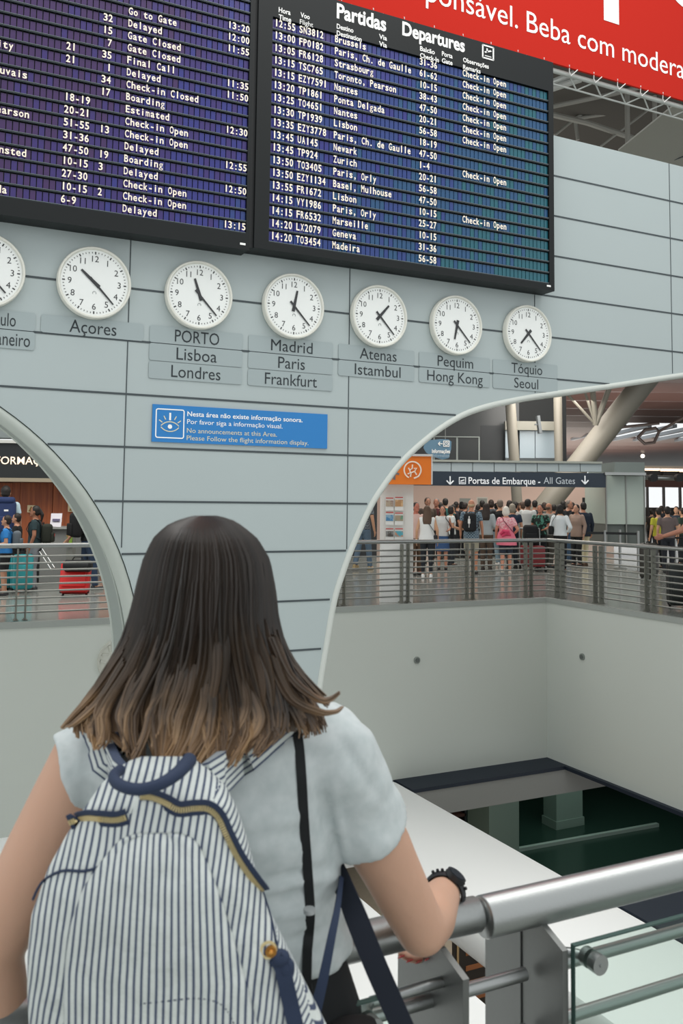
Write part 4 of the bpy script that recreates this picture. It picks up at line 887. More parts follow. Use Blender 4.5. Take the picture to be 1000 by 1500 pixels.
def shoulder_bag(t, label, c, x=.2, y=-.02, z=.98, w=.28, h=.26, strap=True, cross=False):
    cm = mat('cloth_' + c, c, .8)
    B = [('pouch', lambda b: b.bevbox((x, y, z), .11, w, h, .03), cm)]
    s = 1 if x > 0 else -1; k = -s if cross else s
    if strap: B.append(('strap', lambda b: b.tube([(x, y - .05, z + h * .4), (x * .8, -.135, 1.12), ((x * .3 if cross else x * .75), -.15, 1.27), (k * .09, -.11, 1.41), (k * .095, -.01, 1.465), (k * .09, .10, 1.39), ((x * .3 if cross else x * .75), .15, 1.25), (x, .1, z + h * .4)], .011, 6, flat=.5), cm))
    return carried(t, 'shoulder_bag', label, 'bag', B)
# ---- queue on the right
CHECK1 = mat_check('check_shirt_dark', '2b323a', '878e93', 42); PLAID = mat_check('check_shirt_blue', '8ea3b0', '4f6272', 30)
PINKP = mat_noise2('pink_print', 'e58a98', 'f3c9cb', 26, .42, .58); FLOR = mat_noise2('floral_print', '14241f', '4f8f7c', 13, .5, .6)
person('person in dark checked shirt and jeans striding left of the white totem', 531, 835, 722, face=-25, arms=('down', 'swing'), stride=.7, top='2b323a', topm=CHECK1, pants='5d7183', shoes='a8946c', hair='1d1713')
p_w = person('woman from behind in white sleeveless top and black leggings, brown hair', 625, 846, 741, face=0, fem=True, style='long', hair='5b4534', top='eef0ee', sleeve='none', hem=.86, pants='22262c', legsk='tight', shoes='e9e9e6', skin='d3a483', loose=.03)
shoulder_bag(p_w, 'thin dark crossbody bag of the woman in the white sleeveless top', '2a2c30', x=.2, z=.95, w=.14, h=.14, cross=True)
person('red faced man in pale pink shirt and brown trousers next to the white totem', 609, None, 736, D=20.6, face=-150, top='d9b9ae', pants='5a4432', skin='c07864', hair='2b1d17', eyes=True, hem=.86, arms=('down', 'carry'))
p_t = person('long haired woman in white tank top and blue skirt facing the camera', 648, None, 741, D=22.3, face=178, fem=True, style='long', hair='33231b', top='d7dad8', sleeve='none', pants='3b5a86', legsk='skirt', skin='c48d75', eyes=True, arms=('bent', 'bent'))
shoulder_bag(p_t, 'black handbag beside the woman in the white tank top', '14171b', x=-.26, z=.98, w=.3, h=.3)
p_s = person('short haired woman in white top turned right behind the tank top woman', 660.5, None, 741, D=23.5, face=-70, fem=True, style='bob', hair='241b16', top='d9e2e0', pants='2c3036', eyes=True, arms=('bent', 'bent'))
person('tall man with cropped brown hair looking over the queue, behind the woman in white', 626, None, 729, D=24.5, face=-160, hair='3b2a20', top='4b4038', pants='2f2b29', skin='a37660', eyes=True)
person('man in maroon top with grey hair in the middle of the crowd', 639, None, 730, D=25.2, face=170, hair='77706a', top='4a1f23', pants='2f2b29', skin='a8745e', eyes=True)
person('man in teal shirt with black hair from behind, right of the maroon top', 652, None, 730, D=26.3, face=10, hair='17130f', top='2c5f5b', pants='26282c')
p_k = person('fair haired man in blue checked shirt and khaki shorts with black backpack', 690, 841, 732, face=-8, arms=('down', 'down'), stride=.35, top='8ea3b0', topm=PLAID, hem=.82, legsk='shorts', pants='a9a490', shoes='33302e', hair='c9b08c', style='bald', skin='c98f72')
backpack(p_k, 'black backpack with white bottle print on the man in checked shirt', '1d2024', w=.29, h=.43, extra=[('bottle_print', lambda b: (b.obox((0, -.362, 1.23), .055, .004, .11), b.obox((0, -.362, 1.31), .022, .004, .07), b.obox((0, -.362, 1.13), .014, .004, .09)), M_WTXT)])
person('woman in pale grey hooded top with dark hair from behind, brown trousers', 712, None, 737, D=22.3, face=-10, fem=True, style='long', hair='2a1f19', top='a8b3b5', sleeve='long', pants='57483c', shoes='3a3632', arms=('bent', 'bent'))
person('big man in black jumper with grey brown hair behind the pink lady', 732, None, 732, D=23.3, face=20, girth=1.15, hair='6d6257', top='15181b', sleeve='long', pants='7f94a0', stride=.4, shoes='e2e2de')
p_p = person('white haired woman in pink patterned blouse with pink jacket at her waist', 741, 841, 742, face=0, fem=True, girth=1.12, stride=.4, style='bob', hair='e8e3d8', top='e58a98', topm=PINKP, hem=.93, pants='2c3542', legsk='shorts', shoes='c9c2b6', skin='cf9279', arms=('hip', 'down'))
carried(p_p, 'jacket', 'bright pink jacket hanging at the waist of the white haired woman', 'jacket', [('cloth', lambda b: b.loft([[V(rx * math.cos(2 * PI * k / 20) + ox, ry * math.sin(2 * PI * k / 20) - .05, z) for k in range(20)] for z, rx, ry, ox in ((.74, .255, .17, .02), (.90, .245, .18, .01), (1.04, .205, .155, 0), (1.14, .15, .13, -.01))]), mat('jacket_pink', 'f07f94', .8)), ('bundled_sleeves', lambda b: (b.tube([(-.14, -.20, 1.02), (-.06, -.23, 1.10), (.05, -.24, 1.08), (.09, -.23, .99)], [.03, .05, .05, .02], 8), b.tube([(.12, -.2, 1.0), (.0, -.245, 1.04), (-.1, -.22, .97)], [.02, .045, .03], 8)), mat('sleeve_rose', 'd8436a', .8))])
carried(p_p, 'bag_strap', 'thin strap running diagonally across the pink patterned blouse', 'strap', [('band', lambda b: b.tube([(.2, -.10, 1.05), (.08, -.165, 1.2), (-.06, -.145, 1.36), (-.10, -.02, 1.468), (-.06, .12, 1.36), (.10, .16, 1.2), (.2, .1, 1.05)], .011, 6, flat=.5), mat('strap_wine', '8c4a58', .7))])
person('grey haired person in navy top right of the pink blouse, from behind', 750, None, 738, D=22.9, face=15, hair='938b7c', top='243246', pants='2d333b', style='bob')
person('black haired man in pale shirt with green shorts, back half turned', 773, None, 731, D=23.6, face=-35, hair='15110e', top='cdd1cf', pants='7f9a90', legsk='shorts', shoes='2a2a2a', skin='8f6650', sleeve='long', hem=.88)
person('brown haired man in grey shirt at the left of the pale shirted man', 765, None, 735, D=25, face=40, hair='4b382c', top='b1aaa4', pants='3a3733')
p_f = person('dark haired woman in green floral blouse facing the camera in the queue', 791, None, 739, D=22.8, face=165, fem=True, hair='15110e', style='bun', top='14241f', topm=FLOR, pants='1d2023', eyes=True, skin='b98068', arms=('bent', 'bent'))
person('bald man in grey shirt with a strap, right of the floral blouse', 803, None, 737, D=23.4, face=-50, hair='5b4a3e', style='bald', top='8b8b86', pants='4a4640', skin='a9785f', hem=.86)
p_l = person('woman from behind in white long sleeved top and black trousers', 820, None, 739, D=22.0, face=-20, fem=True, hair='17120f', style='bob', top='dde4e6', sleeve='long', pants='15171a', arms=('hip', 'bent'), hem=.92)
shoulder_bag(p_l, 'black shoulder bag on the woman in the white long sleeved top', '17181a', x=-.22, z=1.06, w=.24, h=.22)
person('grey haired man in black jacket and jeans talking, right of the white top', 833, None, 733, D=25.3, face=-120, hair='6b625a', top='14181d', sleeve='long', pants='3f5872', skin='ae7f68', eyes=True, arms=('face', 'down'), hem=.85)
person('dark haired woman in beige cardigan beside the navy blazer', 844, None, 739, D=24.0, face=150, fem=True, hair='221915', style='bun', top='9b8578', sleeve='long', pants='1d1f21', eyes=True, hem=.82, skin='b78a72')
person('man in navy blazer and pale trousers with black hair seen from behind', 855, 829, 736, face=25, arms=('down', 'bent'), stride=.3, hair='16110e', top='222c3b', sleeve='long', hem=.80, pants='d9cfae', shoes='5b4636', skin='c08b70', loose=.03)
p_b = on(776, 838, 2, 0)
t = thing('backpack', 'black backpack standing on a luggage trolley left of the floral blouse', 'backpack', on(777, 836, 2, 0) + EZ * .62)
q = t.location
b = MB(); b.bevbox(q + EZ * .25, .36, .24, .5, .08, FH, FD, seg=4); b.obj('bag', mat('cloth_15181b', '15181b', .85), t)
b = MB(); b.bevbox(q + EZ * .17 - FD * .13, .27, .07, .26, .03, FH, FD, seg=3); b.obj('front_pocket', mat('cloth_15181b'), t)
t = thing('luggage_trolley', 'steel luggage trolley with red base under the black backpack', 'trolley', on(785, 836, 2, 0)); q = on(780, 836, 2, 0)
b = MB()
for s in (-.25, .25): b.tube([q + FH * s + EZ * .12 - FD * .35, q + FH * s + EZ * .14 + FD * .3, q + FH * s + EZ * 1.02 + FD * .38], .018, 8)
b.cyl(q - FH * .25 + EZ * 1.02 + FD * .38, q + FH * .25 + EZ * 1.02 + FD * .38, .02, 8); b.obj('frame', M_STEEL, t)
b = MB(); b.bevbox(q + EZ * .36, .52, .5, .5, .03, FH, FD); b.obj('red_case_rest', mat('trolley_red', '7a1f24', .5), t)
for s in (-.25, .25):
    for d in (-.3, .3): b = MB(); c = q + FH * s + FD * d + EZ * .06; b.cyl(c - FH * .02, c + FH * .02, .06, 12); b.obj('wheel', M_BLACK, t)
FILL = [(597, 740, 26, '2a211c', '6c6f70', 'man in grey top peeping out right beside the white totem'), (645, 736, 27, '2b2521', '2d3a36', 'person with dark hair in green top far back, left part of the crowd'), (664, 739, 27, '1a1512', '20242a', 'dark haired person in black far back below the left wall opening'), (668, 735, 28, '1c1613', '2c2f36', 'dark haired person in slate far back below the left wall opening'), (676, 735, 28.5, '16110e', '1c2127', 'dark haired person in ink blue just left of the fair haired man'), (681, 736, 27, '2a211c', '23262b', 'person in charcoal pressed close behind the fair haired man'), (700, 739, 27.5, '1a1512', '202328', 'dark haired person right behind the black backpack'), (706, 733, 27, '17120f', '1f2328', 'black haired person under the right wall opening'), (719, 732, 28, '2a1d16', '434a50', 'brown haired man in grey blue under the right wall opening'), (727, 737, 29, '1a1512', '2b2f33', 'dark haired person between the hooded top and the black jumper'), (746, 733, 26.5, '201813', '17191c', 'dark haired person in black above the grey haired one'), (755, 735, 27, '15110e', '23262a', 'black haired person left of the pale round column'), (760, 737, 28.5, '4d3b2f', '6a625c', 'brown haired person in taupe in front of the pale round column'), (783, 733, 27, '15110e', '31383a', 'black haired person behind the floral blouse, taller'), (797, 736, 28, '3a2c24', '50504c', 'brown haired person in grey behind the bald man'), (811, 739, 27, '1a1512', '3c3431', 'dark haired person below the leaning column'), (825, 734, 26, '15110e', '1c1d20', 'black haired person in black behind the white top'), (838, 736, 28, '2b211b', '3a2f2c', 'dark haired person between the talking man and the cardigan')]
for i, (x, y, D, hc, tc, lab) in enumerate(FILL):
    person(lab, x, None, y, D=D, face=R.choice((-40, 0, 30, 10, -15)), hair=hc, top=tc, pants='24272b', fem=i % 2 == 0, style='bob' if i % 2 == 0 else 'short', vox=.018, skin='a87a62')
# ---- far right
person('man in grey brown shirt seen from behind beyond the right balustrade', 977, None, 742, D=22, face=5, hair='1a1512', top='6c605e', pants='23262d', sleeve='short', girth=1.05)
person('person in yellow green vest beyond the right balustrade, half hidden', 964, None, 744, D=23.5, face=30, hair='1d1814', top='b5b23a', pants='1c1f24', sleeve='short')
for i, (x, y, D, tc, lab) in enumerate(((954, 746, 30, '4a4038', 'brown clad traveller far away by the bright windows, left of the vest'), (990, 742, 27, '2c3540', 'dark clad traveller by the bright windows near the right picture edge'), (999, 744, 25, '33443a', 'green clad traveller at the very right picture edge'), (968, 741, 32, '30343a', 'tall dark clad traveller far off before the bright windows'))): person(lab, x, None, y, D=D, face=R.choice((0, 60, 170)), top=tc, pants='1f2226', vox=.018)
pr_ = person('woman at the right picture edge in navy top leaning an arm on the rail', 1022, None, 716, D=13.9, face=75, arms=('down', 'rail'), fem=True, hair='3a281e', style='long', top='22304a', pants='d7d5cf', skin='b9806a', vox=.009)
suitcase('black suitcase standing behind the right balustrade beside the woman', on(985, 893, 2, 0) + EX * .25, '1c2322', rz=-.6, w=.5, d=.3, h=.66, handle=True)
suitcase('dark brown suitcase standing beyond the queue post at the right', on(950, 850, 2, 0), '2e2c26', rz=.3, w=.4, d=.26, h=.75, handle=False)
# ---- information hall on the left
pl = person('man from behind in pale blue shirt carrying a large navy rucksack', 8, None, 721, D=17.0, face=-5, hair='1d1814', top='b5cdd6', pants='2c3038', skin='b4836a', hem=.9, hgt=1.86)
backpack(pl, 'large navy rucksack with white logo on the man in pale blue shirt', '22335c', w=.40, h=.62, d=.24, z=1.16, extra=[('logo', lambda b: b.obox((.05, -.375, 1.30), .07, .004, .03), M_WTXT), ('lid', lambda b: b.bevbox((0, -.26, 1.47), .36, .26, .12, .05, seg=3), mat('cloth_22335c', '22335c', .85))])
pb_ = person('boy in bright blue t-shirt and black shorts facing left by the turquoise case', 6, 872, 755, face=80, hair='231a15', top='2f7fc4', pants='17191b', legsk='shorts', shoes='26262a', skin='b98a70', arms=('bent', 'bent'), eyes=True)
backpack(pb_, 'small grey backpack worn by the boy in the blue t-shirt', '5b646b', w=.28, h=.38, d=.16)
person('person in black t-shirt reaching forward behind the boy with the grey backpack', 26, None, 752, D=16.4, face=80, hair='1b1613', top='121416', pants='1c1e20', arms=('bent', 'carry'), skin='b4836a')
pg = person('girl in dark teal t-shirt and grey trousers with black ponytail facing left', 48, 866, 741, face=80, fem=True, hair='16120f', style='tail', top='25383c', pants='8b9096', shoes='3a3d40', skin='9a6a52', arms=('down', 'down'), eyes=True, girth=1.05)
backpack(pg, 'dark green school backpack with red badge on the girl in teal', '23281f', w=.28, h=.40, d=.2, z=1.16, extra=[('badge', lambda b: b.ell((0, -.385, 1.13), .04, .006, .04), mat('badge_red', '9c2f2b', .6))])
pm = person('man in black t-shirt and jeans walking right beside the arch, pulling the red case', 131, None, 728, D=16.4, face=-75, stride=.5, hair='1b1512', top='15171a', pants='2f4058', shoes='23252a', skin='c2957a', arms=('down', 'back'))
backpack(pm, 'black backpack on the man beside the arch', '101214', w=.32, h=.46, d=.2)
rc = on(108, 874, 2, 0)
suitcase('bright red suitcase tilted on its wheels beside the arch', rc, 'd3201f', rz=math.radians(-20), w=.48, d=.27, h=.52, tilt=-18, handle=False)
rt = bpy.context.scene.objects[-1] if False else [o for o in COL.objects if o.get('label', '').startswith('bright red suitcase')][0]
for dx in (0, 4):
    b = MB(); b.cyl(at(76 + dx, 836 - dx, depth(rc)), at(57 + dx, 807 - dx, depth(rc) + .25), .010, 8); b.obj('pull_rod', M_STEEL, rt)
b = MB(); b.cyl(at(56, 808, depth(rc) + .25), at(62, 802, depth(rc) + .25), .016, 8); b.obj('pull_grip', M_BLACK, rt)
t = thing('duffel_bag', 'small black duffel bag strapped on top of the red suitcase', 'bag', rc + EZ * .58); q = at(114, 829, depth(rc) - .02)
b = MB(); b.tube([q - FH * .24, q - FH * .20, q + FH * .20, q + FH * .24], [.05, .10, .10, .05], 14); b.obj('bag', M_BLACK, t)
b = MB(); b.tube([q - FH * .1 + EZ * .09, q - FH * .06 + EZ * .15, q + FH * .06 + EZ * .15, q + FH * .1 + EZ * .09], .01, 6); b.obj('handle', M_BLACK, t)
suitcase('turquoise suitcase standing behind the left balustrade, right of the boy', on(31, 868, 2, 0), '2f9aa0', rz=.2, w=.34, d=.24, h=.60, handle=False)
suitcase('turquoise suitcase at the left picture edge behind the boy', on(0, 866, 2, 0), '2a8f97', rz=.1, w=.34, d=.24, h=.60, handle=False)
suitcase('black suitcase standing beside the girl in grey trousers', on(44, 861, 2, 0) - FH * .02, '1c1f22', rz=.2, w=.26, d=.36, h=.66, handle=False)
# ------------------------------------------------------------------ near railing
RY = 1.25
t = thing('near_railing', 'brushed steel railing with thick round handrails and glass pane in the foreground', 'railing', (1.0, RY, 0))
b = MB(); b.tube([(.893, RY, .98), (.896, RY, .98), (4.2, RY, .98)], [.0305, .0325, .0325], 36); b.obj('handrail', M_STEEL, t, sharp=60)
b = MB(); b.tube([(-2.5, RY + .005, .985), (.884, RY + .005, .985), (.887, RY + .005, .985)], [.027, .027, .025], 32); b.obj('handrail', M_STEEL, t, sharp=60)
M_PLATE = mat('post_plate_steel', '747674', .42, .8, bump=.03, bscale=90)
def plate(name, X, prof, th=.011):
    b = MB(); b.prism([(X - th / 2, y, z) for y, z in prof], (th, 0, 0)); b.obj(name, M_PLATE, t, smooth=False)
plate('post_plate', 1.0, [(1.174, 0), (1.174, .939), (1.236, .962), (1.276, .955), (1.276, 0)])
plate('post_plate', .997, [(1.278, 0), (1.278, .951), (1.378, .93), (1.378, 0)])
plate('post_plate', .80, [(1.16, 0), (1.16, .945), (1.222, .963), (1.35, .95), (1.35, 0)])
for X in (-.75, 2.2, 3.6): plate('post_plate', X, [(1.16, 0), (1.16, .945), (1.222, .963), (1.35, .95), (1.35, 0)])
for k in range(6):
    z = .874 - k * .089
    for xa, xb in ((-2.5, .795), (.806, .979), (1.006, 4.2)):
        b = MB(); b.cyl((xa, RY, z), (xb, RY, z), .0108, 14); b.obj('rod', M_STEEL, t)
for xa, xb in ((1.012, 2.15), (-.70, .69)):
    b = MB(); b.box(xa, xb, 1.166, 1.174, .08, .947); g = b.obj('glass_pane', M_GLASSG, t, smooth=False)
    b = MB(); b.box(xa, xb, 1.1655, 1.1745, .9455, .948)
    b.box(xa - .0008 if xa > 0 else xb - .0008, xa + .0008 if xa > 0 else xb + .0008, 1.1655, 1.1745, .08, .948); b.obj('pane_edge', M_GLASSEDGE, g, smooth=False)
for xc, zc in ((1.052, .916), (.64, .916), (1.052, .3)):
    b = MB(); b.tube([(xc, 1.166, zc), (xc, 1.150, zc)], .0155, 24); b.tube([(xc, 1.150, zc), (xc, 1.148, zc)], .003, 8); b.tube([(xc, 1.174, zc), (xc, 1.186, zc)], .0155, 24); cl = b.obj('glass_clamp', M_STEEL, t, sharp=50)
    b = MB(); s = -1 if xc > .9 else 1; b.tube([(xc, 1.18, zc), (xc + s * .012, 1.20, zc), (xc + s * .03, 1.215, zc), (xc + s * .047 if xc > .9 else .795, 1.218, zc)], .008, 12); b.obj('clamp_arm', M_STEEL, t)
# ------------------------------------------------------------------ the woman in front
from mathutils.bvhtree import BVHTree
GF = Vector((.31, .951, 0)).normalized(); GR = Vector((GF.y, -GF.x, 0))
M_SKIN = mat('skin_light', 'c89f87', .5, bump=.05, bscale=70, vary=.05, vscale=9, spec=.35)
M_SKIN.node_tree.nodes['Principled BSDF'].inputs['Subsurface Weight'].default_value = .08
M_SKIN.node_tree.nodes['Principled BSDF'].inputs['Subsurface Radius'].default_value = (.012, .005, .003)
M_TEE = mat_noise2('tee_melange_grey', 'bcc5c5', 'c9d0d0', 60, .3, .7, .9)
M_PANTS = mat('black_cloth', '101416', .85)
base = at(335, 1480, 1.27)
GP = Vector((base.x, base.y, 0))
woman = thing('person', 'woman seen from behind with long brown hair and pale grey t-shirt, arm on the railing', 'person', GP)
def hring(c, rx, ry, n=28, p=1.0): return [c + GR * (rx * math.cos(2 * PI * k / n)) + GF * (ry * math.sin(2 * PI * k / n)) for k in range(n)]
HC = at(300, 897, 1.20)
SR, SL = at(488, 1104, 1.23), at(130, 1108, 1.20)
ER, WR = at(617, 1362, 1.29), at(652, 1306, 1.475)
EL, WL = at(-14, 1395, 1.15), at(20, 1660, 1.17)
TORSO = [(1040, 308, 70, .050, 1.20), (1062, 310, 150, .072, 1.20), (1110, 312, 182, .095, 1.21), (1200, 316, 178, .108, 1.225), (1300, 325, 166, .104, 1.24), (1400, 333, 170, .105, 1.255), (1500, 343, 190, .115, 1.27), (1600, 345, 200, .12, 1.28)]
def torso_rings(extra, upto):
    out = []
    for y, cx, hw, hd, D in TORSO:
        if y <= upto: out.append(hring(at(cx, y, D), hw * D / FPX + extra, hd + extra))
    return out
FING = []
def fbody(b):
    b.loft(torso_rings(-.004, 1600))
    b.cap(at(306, 1075, 1.19), .052, HC + GF * .0 - EZ * .07, .050, 16)
    b.ell(HC + EZ * .02 - GF * .01, .071, .090, .090, GR, GF, EZ, 24, 16); b.ell(HC + GF * .02 - EZ * .045, .060, .072, .078, GR, GF, EZ, 20, 12)
    b.ell(HC + GF * .093 - EZ * .02, .012, .018, .024, GR, GF, EZ); b.ell(HC + GF * .075 - EZ * .09, .026, .022, .018, GR, GF, EZ)
    for s in (1, -1): b.ell(HC + GR * (.075 * s) - EZ * .01, .009, .02, .032, GR, GF, EZ); b.ell(HC + GR * .032 * s + GF * .078 - EZ * .035, .02, .018, .02, GR, GF, EZ)
    b.cap(SR, .045, SR + (ER - SR) * .55, .0445, 18); b.cap(SR + (ER - SR) * .5, .0445, ER, .036, 18)
    m = ER + (WR - ER) * .3; b.cap(ER, .036, m, .040, 18); b.cap(m, .040, WR, .026, 18)
    b.cap(SL, .048, SL + (EL - SL) * .5, .047, 18); b.cap(SL + (EL - SL) * .5, .047, EL, .040, 18); b.cap(EL, .040, EL + (WL - EL) * .3, .040, 18); b.cap(EL + (WL - EL) * .3, .040, WL, .026, 18)
    # right hand: palm over the rail, fingers curling under it
    P = at(640, 1338, 1.53); d = (P - WR).normalized(); sd = GR; up = d.cross(sd).normalized()
    b.cap(WR, .025, P, .024, 12); b.ell(P, .038, .045, .016, sd, d, up, 14, 9)
    for k, (L, ox) in enumerate(((.9, .028), (1.05, .009), (1.0, -.010), (.8, -.028))):
        k0 = P + d * .030 + sd * ox; tip = at(607 + ox * 700, 1404 - (1 - L) * 30, 1.435); k1 = Vector((k0.x - .006, k0.y + .012, k0.z - .036 * L)); k2 = k1 * .45 + tip * .55 - EZ * .012
        b.cap(k0, .0095, k1, .0090, 10); b.cap(k1, .0090, k2, .0083, 10); b.cap(k2, .0083, tip, .0074, 10); FING.append((k2, tip))
    o = P - d * .03 + sd * -.034; b.cap(o, .012, o - sd * .025 + d * .03 - EZ * .01, .0105, 10); b.cap(o - sd * .025 + d * .03 - EZ * .01, .0105, o - sd * .03 + d * .055 - EZ * .03, .009, 10)
    # left hand hanging
    d = (WL - EL).normalized(); sd = GF; up = d.cross(sd).normalized(); P = WL + d * .055; b.cap(WL, .025, P, .022, 12); b.ell(P, .038, .016, .05, sd, up, d, 14, 9)
    for k, L in enumerate((.068, .078, .073, .056)):
        o = P + d * .04 + sd * (.030 - .02 * k); m = o + d * L * .55 + GR * .012; b.cap(o, .0098, m, .009, 10); b.cap(m, .009, m + d * L * .4 + GR * .022, .0078, 10)
    o = P - d * .02 + sd * .034; b.cap(o, .012, o + d * .045 + sd * .025, .0095, 10)
    hip = at(343, 1540, 1.275)
    for s in (1, -1):
        h = hip + GR * (.085 * s); k = Vector((h.x, h.y, .47)) + GF * .02; a = Vector((h.x, h.y, .09)); b.cap(h, .085, k, .055, 14); b.cap(k, .055, a, .037, 14); b.cap(a - EZ * .03 - GF * .02, .034, a + GF * .13 - EZ * .05, .028, 12)
pobj_ = lambda n, me, m: pobj(n, me, m, woman)
def wobj(name, me, m):
    me.transform(Matrix.Translation(-GP)); return pobj(name, me, m, woman)
bodyme = blob('woman_body', fbody, .0065, 5)
wb = wobj('body', bodyme, M_SKIN)
def ftee(b):
    R_ = torso_rings(.010, 1400); y, cx, hw, hd, D = TORSO[5]; R_[-1] = hring(at(334, 1396, 1.255), 172 * 1.255 / FPX + .012, hd + .014); b.loft(R_)
    e = at(541, 1219, 1.262); b.cap(SR, .059, e, .062, 20, flat1=True); b.cap(at(430, 1078, 1.21), .052, SR, .060, 18)
    e = at(93, 1134, 1.185); b.cap(SL + (GR * .02), .058, e, .054, 20, flat1=True); b.cap(at(200, 1082, 1.20), .05, SL + GR * .02, .055, 18)
teeme = blob('woman_tee', ftee, .006, 6)
for v in teeme.vertices:
    p = v.co; n = v.normal
    w = noise.noise(Vector((p.x * 9 + p.z * 7, p.y * 9, p.z * 16))) * .0095 + noise.noise(Vector((p.x * 26 - p.z * 14, p.y * 26, p.z * 30))) * .0040
    low = max(0, min(1, (1.12 - p.z) / .12)); w += low * .010 * noise.noise(Vector((p.x * 14, p.y * 14, p.z * 34 + p.x * 25)))
    v.co = p + n * w
FOLDS = [(462, 1130, 500, 1275, 9, -.008), (486, 1160, 506, 1262, 8, .006), (500, 1085, 560, 1175, 7, -.004), (395, 1290, 500, 1268, 8, -.006), (380, 1325, 490, 1300, 8, -.006), (390, 1345, 500, 1330, 7, .005), (420, 1380, 500, 1355, 7, -.006), (370, 1230, 450, 1215, 10, -.004), (365, 1110, 420, 1075, 8, -.005), (90, 1060, 110, 1150, 6, -.003)]
for v in teeme.vertices:
    if v.normal.dot(FWD) > .1: continue
    d_ = v.co - CAM; w_ = d_.dot(FWD); x_, y_ = CX + FPX * d_.dot(RT) / w_, CY - FPX * d_.dot(UP) / w_; s_ = 0
    for x0, y0, x1, y1, wd, am in FOLDS:
        L2 = (x1 - x0) ** 2 + (y1 - y0) ** 2; t_ = ((x_ - x0) * (x1 - x0) + (y_ - y0) * (y1 - y0)) / L2
        tc_ = max(0, min(1, t_)); dd = math.hypot(x_ - x0 - tc_ * (x1 - x0), y_ - y0 - tc_ * (y1 - y0)); s_ += am * math.exp(-(dd / wd) ** 2) * math.sin(PI * (.12 + .76 * tc_))
    v.co = v.co + v.normal * s_
tee_bvh = BVHTree.FromPolygons([v.co.copy() for v in teeme.vertices], [tuple(p.vertices) for p in teeme.polygons])
body_bvh = BVHTree.FromPolygons([v.co + GP for v in bodyme.vertices], [tuple(p.vertices) for p in bodyme.polygons])
wobj('shirt', teeme, M_TEE)
def ftrs(b):
    R_ = [hring(at(334, 1390, 1.256), 168 * 1.256 / FPX, .104)] + [hring(at(cx, y, D), hw * D / FPX + .004, hd + .004) for y, cx, hw, hd, D in TORSO[6:]]; b.loft(R_)
    hip = at(343, 1540, 1.275)
    for s in (1, -1):
        h = hip + GR * (.085 * s); k = Vector((h.x, h.y, .47)) + GF * .02; a = Vector((h.x, h.y, .09)); b.cap(h, .10, k, .066, 16); b.cap(k, .066, a, .05, 16, flat1=True)
wobj('trousers', blob('woman_trs', ftrs, .008, 4), M_PANTS)
for s in (1, -1):
    hip = at(343, 1540, 1.275) + GR * (.085 * s); o = Vector((hip.x, hip.y, 0))
    def fsh(b): b.ell(o + EZ * .05 - GF * .03, .04, .05, .045, GR, GF, EZ); b.ell(o + EZ * .038 + GF * .06, .043, .11, .036, GR, GF, EZ); b.obox(o + EZ * .012 + GF * .04, .08, .23, .022, GR, GF, EZ)
    wobj('shoe', blob('woman_shoe%d' % s, fsh, .007, 3), mat('shoe_white', 'dcdcda', .6))
b = MB(); k2, tip = FING[0]
for k2, tip in FING:
    d = (tip - k2).normalized(); q = tip + d * .004 - FWD * .0065; b.ell(q, .0066, .0115, .0032, d.cross(FWD).normalized(), d, FWD, 10, 6)
o = b.obj('fingernails', mat('nail_red', 'b3161d', .25), woman)
for s in (1, -1):
    b = MB(); c = HC + GR * .032 * s + GF * .092 - EZ * .01; b.ell(c, .013, .007, .007, GR, GF, EZ, 12, 8); b.obj('eye', mat('eye_white', 'e8e4de', .3), woman)
    b = MB(); b.ell(c + GF * .006, .005, .003, .005, GR, GF, EZ, 10, 6); b.obj('iris', EYE, woman)
b = MB(); b.ell(HC + GF * .090 - EZ * .068, .024, .008, .007, GR, GF, EZ, 12, 8); b.obj('mouth', LIP, woman)
# wristwatch
ax = (WR - ER).normalized(); c = WR - ax * .012; sx = ax.cross(EZ).normalized(); sz = sx.cross(ax).normalized()
t = thing('wristwatch', 'black wristwatch on the wrist resting over the railing', 'watch', c)
b = MB(); P = [c + sx * (.0315 * math.cos(a)) + sz * (.030 * math.sin(a)) for a in [2 * PI * k / 28 for k in range(29)]]; b.tube(P, .009, 10, flat=.45, side=ax); b.obj('band', mat('watch_black', '14171b', .45), t)
b = MB(); e = (sx * .55 + sz * .85).normalized(); b.tube([c + e * .030, c + e * .038], .017, 24); b.obj('watch_case', mat('watch_black'), t)
b = MB(); b.tube([c + e * .038, c + e * .0395], .014, 24); b.obj('dial', mat('watch_dial', '2b3138', .15), t)
b = MB()
for k in range(9):
    a = .35 + k * .22; q = c + sx * (.037 * math.cos(a)) + sz * (.0355 * math.sin(a)); b.ell(q, .003, .003, .003, n=6, m=4)
b.obj('band_studs', mat('watch_black'), t)
